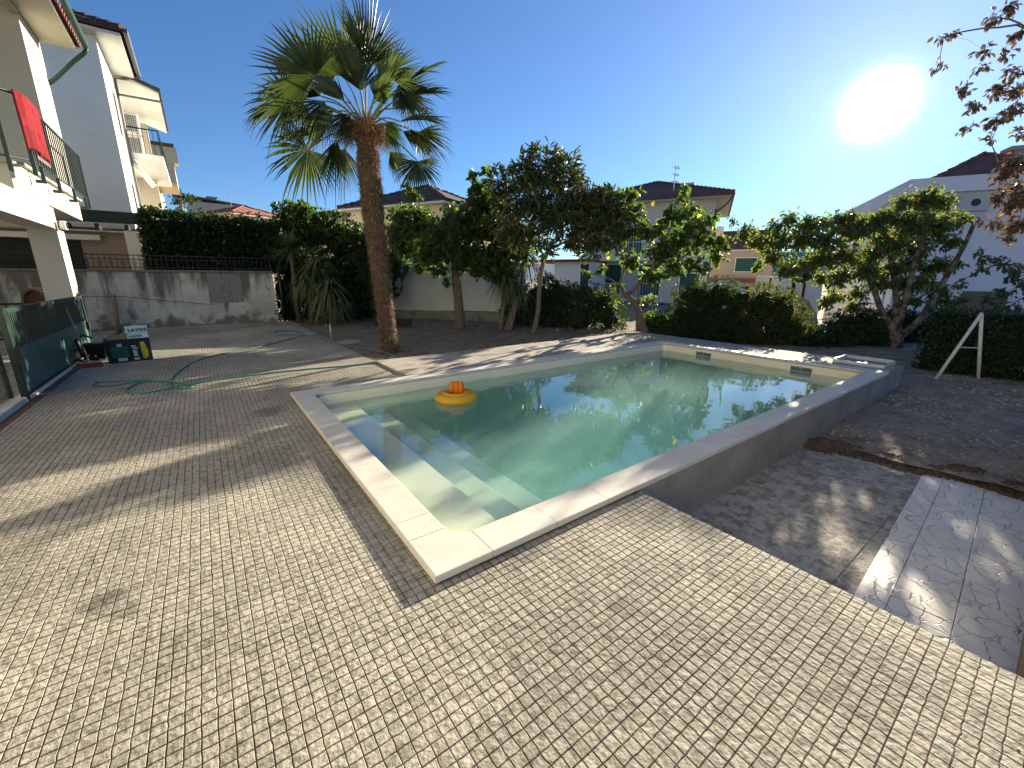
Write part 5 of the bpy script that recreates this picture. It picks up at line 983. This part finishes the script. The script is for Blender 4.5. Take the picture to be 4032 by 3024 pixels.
# building 3: beige balconies beyond
h3 = thing('beige_apartment_house', 'distant beige apartment block with cream balconies behind the white house', 'house', (-5.2, 45, 1.6))
MB().box(0, 3.6, 0, 10, 0, 7.2).build('wall', M_beige, h3)
for z_, w_ in ((4.0, 4.7), (7.0, 4.9)): MB().box(0, w_, -1.3, 5, z_, z_ + 1.0 + (.4 if z_ > 5 else 0)).build('balcony', M_beige, h3)
MB().box(-.2, 5.1, -1.5, 6, 9.5, 9.7).build('roof', M_tileB, h3); MB().box(3.6, 5.2, -1.3, .0, 8.4, 9.49).build('upper_wall', M_yell, h3)
# carport / lower roof between
cp = thing('carport', 'low neighbour building with a dark green beam and stone cladding left of the hedge', 'carport', (-6, 19, 1.6))
MB().box(0, 4.95, -.1, .0, 1.62, 1.92).box(0, 4.95, -.05, 1.5, 1.93, 1.98).build('fascia', mat('dark_green_beam', (.012, .03, .022), .6), cp)
MB().box(0, 4.6, .5, .7, 0, 1.5).build('wall', mat('pink_stone', (.33, .25, .19), .85, .1, 4, .3, 30), cp)
MB().box(0, 4.6, .2, .495, 1.36, 1.40).box(0, 3.6, .3, .495, 1.10, 1.26).build('ledge', M_white, cp)
b = MB()
for x in (.5, 1.6, 2.9, 3.6, 4.3): b.box(x, x + .09, -.2, .5, 1.42, 1.58)
b.build('rafters', M_dark, cp); MB().box(1.2, 3.1, .485, .499, 0, 1.08).build('opening_shade', M_black, cp); MB().box(4.25, 4.62, -.1, .45, 0, 1.40).build('pillar', M_white, cp)  # flat black panel stands in for the dark inside the carport
# far roofs
def far_house(name, label, cx_, cy_, yaw, dx, dy, zb, ze, rh, wall, roof, over=.4, wins=(), chim=None):
    o = thing(name, label, 'house', (cx_, cy_, zb), yaw); MB().box(-dx / 2, dx / 2, -dy / 2, dy / 2, 0, ze - zb - .19).build('wall', wall, o)
    soffit(-dx / 2, dx / 2, -dy / 2, dy / 2, ze - zb, over).build('soffit', M_cream, o)
    b = MB(); hip(b, -dx / 2, dx / 2, -dy / 2, dy / 2, ze - zb, rh, over); rf = b.build('roof', roof, o)
    for w_ in wins: win(o, *w_)
    if chim: x, y, z0, z1 = chim; MB().box(x - .25, x + .25, y - .25, y + .25, z0 - zb, z1 - zb).box(x - .33, x + .33, y - .33, y + .33, z1 - zb + .001, z1 - zb + .12).build('chimney', M_cream, rf)
    return o
def antenna(label, p, h, n_):
    a = thing('antenna', label, 'antenna', tuple(p), .3); MB().bar((0, 0, 0), (0, 0, h), .03, 6).build('mast', M_rail, a); b = MB()
    for k in range(n_):
        z_ = h - .1 - k * h * .28; b.bar((-.1, 0, z_), (.75, 0, z_), .018, 4)
        for j in range(6): b.bar((-.05 + j * .15, -.22 + .02 * j, z_), (-.05 + j * .15, .22 - .02 * j, z_), .010, 4)
    b.build('aerials', M_rail, a)
YW = R_(28.5)
c = hat(1350, 830, 38.5); far_house('yellow_house', 'yellow house with a brown hipped tile roof left of the palm trunk', c[0] + 1.2, c[1] + 2.0, YW, 6.4, 6.4, -1.5, hat(1350, 850, 36)[2], 1.35, M_yell, M_tileR, .5)
pk = hat(1345, 790, 40); antenna('small roof antenna on the yellow house left of the palm', (pk[0], pk[1], pk[2] - .3), 1.5, 1)
c = hat(1730, 800, 28); far_house('dark_roofed_house', 'cream house with a dark brown tiled roof rising behind the maple', c[0] + .2, c[1] + 1.0, YW, 8.2, 6.6, -1.5, hat(1700, 815, 26)[2], 1.55, M_yell, M_tileD, .5)
c = hat(1900, 760, 26); o = thing('chimney', 'brick chimney with a flat cap above the maple crown', 'chimney', (c[0], c[1], c[2] - 1.6)); MB().box(-.36, .36, -.3, .3, 0, 1.55).build('stack', M_white, o); MB().box(-.45, .45, -.38, .38, 1.551, 1.75).box(-.3, .3, -.25, .25, 1.751, 1.9).build('cap', M_tileR, o)
c = hat(960, 835, 50); far_house('brick_roofed_house', 'distant house with a low red tiled roof just above the laurel hedge', c[0], c[1], YW, 7, 7, -1.5, hat(960, 850, 48)[2], 1.3, M_beige, M_tileR, .4)
c = hat(840, 800, 60); o = thing('grey_roofed_house', 'distant house under a flat grey roof with a chimney on top', 'house', (c[0], c[1], -1.5), .1); z_ = c[2] + 1.5; MB().box(-2.6, 3.2, -2, 4, 0, z_ - .25).build('wall', M_beige, o); MB().extr([(-2.9, -2.4, z_ + .25), (3.6, -2.4, z_ - .35), (3.6, -2.4, z_ - .2), (-2.9, -2.4, z_ + .4)], (0, 6, 0)).build('roof', mat('slate_roof', (.13, .14, .14), .8, .1, 3), o); MB().box(-.5, .4, 0, .6, z_ - .2, z_ + .65).box(-.65, .55, -.15, .75, z_ + .651, z_ + .8).build('chimney', M_conc, o)
for px, py, D, lab in ((912, 790, 52, 'thin aerial above the grey roof'), (1068, 850, 48, 'thin aerial at the right end of the red roof')):
    c = hat(px, py + 30, D); antenna(lab, c, 1.9, 1)
# --- house 6: cream house with a brown roof, front towards the pool
c = hat(2860, 1150, 27); yw = R_(118.5)
h6 = thing('cream_house', 'cream three storey house with a brown tile roof facing the pool', 'house', (c[0] - .25, c[1] + .2, -1.5), YW)
# local: corner at origin; house extends along local +y (to the left in the picture) and +x (away)
ZE = hat(2874, 750, 27)[2] + 1.5 - .15
MB().box(.9, 9.6, .9, 9.4, 0, ZE - .1).build('wall', M_cream, h6)
MB().box(.05, 10.3, .05, 10.2, ZE - .11, ZE - .02).build('soffit', M_cream, h6)
b = MB(); hip(b, 0, 10.4, 0, 10.3, ZE + .10, 1.9, 0, .12); b.build('roof', M_tileB, h6)
MB().tube([(.02, 0, ZE - .0), (.02, 10.3, ZE - .0)], .07, 8).tube([(0, -.02, ZE - .0), (10.3, -.02, ZE - .0)], .07, 8).build('gutter', mat('brown_gutter', (.10, .07, .055), .5), h6)
MB().tube(smooth([(.1, 0, ZE - .05), (.4, .3, ZE - .5), (.80, .84, ZE - .9), (.82, .86, ZE - 1.3), (.82, .86, 0)], 4), .05, 8).build('downpipe', MATS['brown_gutter'], h6)
for (yy, zz, w_, hh) in ((1.9, 5.2, .0, 0),): pass
for (yy, zz, w_, hh, m_) in ((2.9, 4.6, 1.0, 2.0, M_shut), (6.2, 4.6, 1.8, 2.0, M_shut), (7.4, 1.9, 1.7, 2.1, M_shut), (4.6, 1.9, 1.5, 2.1, M_shut), (2.0, 1.9, 1.2, 1.5, M_shut), (3.0, -.2, 2.4, 1.6, M_glass)): win(h6, .9, yy, zz, w_, hh, 'x', -1, m_)
for (y0, y1, zz) in ((2.2, 9.4, 4.45), (3.6, 9.4, 1.75)):
    MB().box(-.35, .895, y0, y1, zz - .22, zz).build('balcony', M_white, h6); b = MB().box(-.33, -.30, y0, y1, zz + .95, zz + 1.0).box(-.33, .89, y0, y0 + .03, zz + .95, zz + 1.0)
    k = 0
    while y0 + k * .17 < y1: b.box(-.325, -.305, y0 + k * .17, y0 + k * .17 + .025, zz + .001, zz + .95); k += 1
    b.build('balcony_railing', M_rail, h6)
from mathutils import Matrix as Mx_
hm = Mx_.Translation(h6.location) @ Mx_.Rotation(YW + R_(90), 4, 'Z')
for k, (yy, nm) in enumerate(((5.0, 'dark red garment hung furthest right on the upper balcony rail'), (5.5, 'dark garment hung second from the right on the upper balcony'), (6.1, 'dark garment hung in the middle of the upper balcony rail'), (8.2, 'dark garment second from the left on the upper balcony'), (8.7, 'dark garment hung furthest left on the upper balcony rail'))):
    o = MB().box(-.015, .015, 0, .34, 0, .34).box(-.02, .02, .04, .30, .34, .56).build('garment', mat('laundry_%d' % (k % 2), (.12, .03, .05) if k % 2 == 0 else (.04, .035, .06), .9, .4, 3)); o.location = hm @ Vector((-.40, yy, 4.85)); o.rotation_euler = (0, 0, YW + R_(90)); tag(o, nm, 'clothes', 'clothes hung on the cream house balcony')
MB().box(.895 - .02, .899, 1.4, 5.2, 0, 1.3).build('blue_shed_door', mat('blue_grey_panel', (.18, .24, .36), .6), h6)
MB().box(4.5, 5.1, 2.6, 3.2, ZE + .5, ZE + 1.55).box(4.4, 5.2, 2.5, 3.3, ZE + 1.551, ZE + 1.65).build('chimney', M_cream, h6)
c = hat(2655, 718, 29.5); antenna('tall three armed aerial on the cream house roof', (c[0], c[1], c[2] - .5), hat(2660, 650, 29.5)[2] - c[2] + .5, 3)
an = thing('annexe', 'white annexe with a dark red flat roof edge left of the cream house', 'annexe', tuple(hat(2270, 1110, 27) * [1, 1, 0] + [0, 0, -1.5]), YW)
z_ = hat(2250, 1030, 27)[2] + 1.5
MB().box(0, 4, -.9, 1.5, 0, z_).build('wall', M_white, an); MB().box(-.4, 4, -1.0, 3.3, z_ + .001, z_ + .13).build('roof_edge', mat('dark_red_trim', (.12, .035, .025), .7), an); MB().box(-.03, -.001, -.75, -.25, z_ - 1.7, z_ - .15).build('window', M_glass, an)
# --- house 7 small, beyond, right
c = hat(2905, 1130, 40)
o = thing('terracotta_house', 'small pinkish house with two dark shutters seen beyond the fig tree', 'house', (c[0], c[1], -1.5), YW)
ze = hat(2900, 985, 40)[2] + 1.5
MB().box(0, 6, -2.6, 2.7, 0, ze).build('wall', mat('pink_paint', (.40, .31, .25), .85, .05, 2), o)
b = MB(); b.extr([(-.4, -2.8, ze), (-.4, 2.9, ze), (3, 2.9, ze + 1.9), (3, -2.8, ze + 1.9)], (.03, 0, .1)); b.build('roof', M_tileB, o)
for zz in (ze - 1.9, ze - 4.9): win(o, 0, -.4, zz, 1.7, 1.2, 'x', -1, M_shut)
MB().box(-.7, -.001, -2.6, 2.7, ze - 2.9, ze - 2.5).build('canopy', M_tileB, o); MB().box(.6, 1.2, 1.8, 2.4, ze + .6, ze + 2.2).build('chimney', M_cream, o)
# white perimeter walls beyond the hedge
def wallrun(name, label, pts, D, cat='wall', m=None, th=.2):
    o = thing(name, label, cat, (0, 0, 0)); b = MB()
    for k in range(len(pts) - 1):
        (xa, ya, Da), (xb, yb, Db) = pts[k], pts[k + 1]; a, c = hat(xa, ya, Da), hat(xb, yb, Db); b.extr([(a[0], a[1], -1.5), (c[0], c[1], -1.5), tuple(c), tuple(a)], tuple(FH * th))
    b.build('wall_body', m or M_white, o); return o
wallrun('arched_wall', 'white garden wall with an arched top in front of the pinkish house', [(2790, 1120, 26), (2830, 1108, 26), (2870, 1104, 26), (2910, 1108, 26), (2935, 1118, 26), (2936, 1150, 26)], 26)
pw_ = wallrun('panel_wall', 'long white panelled wall between the pinkish house and the white villa', [(2985, 1085, 30), (3070, 1088, 27), (3160, 1092, 24), (3245, 1100, 21.5)], 26)
b = MB()
for px, D in ((3042, 28), (3135, 24.7), (3180, 23.4)):
    c = hat(px, 1095, D); b.box(c[0] - .12, c[0] + .12, c[1] - .12, c[1] + .12, -1.5, c[2])
b.build('dark_posts', M_dark, pw_)
wallrun('ramp_wall', 'curved dark ramp wall dropping beside the olive topped shrub', [(3150, 1165, 14.6), (3185, 1185, 14.2), (3215, 1240, 13.6), (3235, 1320, 13.0)], 14, m=M_conc)
# --- house 8: white villa right
c = hat(3487, 1150, 20)
h8 = thing('white_villa', 'large white villa with a deep flat parapet and brown roof at the right', 'house', (c[0], c[1], -1.5), YW)
zt = hat(3487, 711, 20)[2] + 1.5; zb_ = hat(3487, 770, 20)[2] + 1.5
M_lav = mat('white_paint_flare_tint', (.60, .60, .65), .85, .05, 1.2)  # white walls; the lilac tint puts veiling flare into the colour
MB().box(0, 11, -9.5, -.25, 0, zb_).box(3.5, 11, -.249, .0, 0, zb_).build('wall', M_lav, h8)
MB().box(-.35, 11.4, -9.8, .1, zb_ + .001, zt).build('parapet', M_lav, h8)
b = MB(); hip(b, 1.0, 6.6, -6.3, -.9, zt + .02, 1.55, 0, .05); b.build('roof', M_tileB, h8)
MB().box(3.4, 4.0, -5.1, -4.5, zt + .6, zt + 1.55).box(3.25, 4.15, -5.3, -4.3, zt + 1.551, zt + 1.72).build('chimney', M_conc, h8)
for (yy, zz, w_, hh) in ((-3.4, .6, 1.5, 2.0), (-7.5, 1.6, 1.0, 1.3), (-.9, 4.6, .9, .18), (-6.2, 4.6, .9, .18), (-5.6, .5, 1.0, 2.2)): win(h8, 0, yy, zz, w_, hh, 'x', -1, M_glass, fm=M_lav)
MB().tube([(-.04, .05, zb_), (-.04, .05, 0)], .06, 8).build('downpipe', M_rail, h8)
MB().box(-.8, -.001, -9, 0, .10, .28).build('balcony', M_white, h8)
c8 = hat(3820, 800, 18.62); ac = thing('air_conditioner', 'white air conditioner with a round fan high on the villa wall', 'air conditioner', (c8[0], c8[1], c8[2] - .35), YW)
MB().box(-.32, 0, -.5, .42, 0, .66, .02).build('casing', mat('ac_grey', (.42, .42, .40), .6), ac); b = MB().lathe([(.0, 0), (.15, 0)], n=20); b.v = [(-.325, x - .05, y + .33) for x, y, z in b.v]; b.build('fan', M_dark, ac)
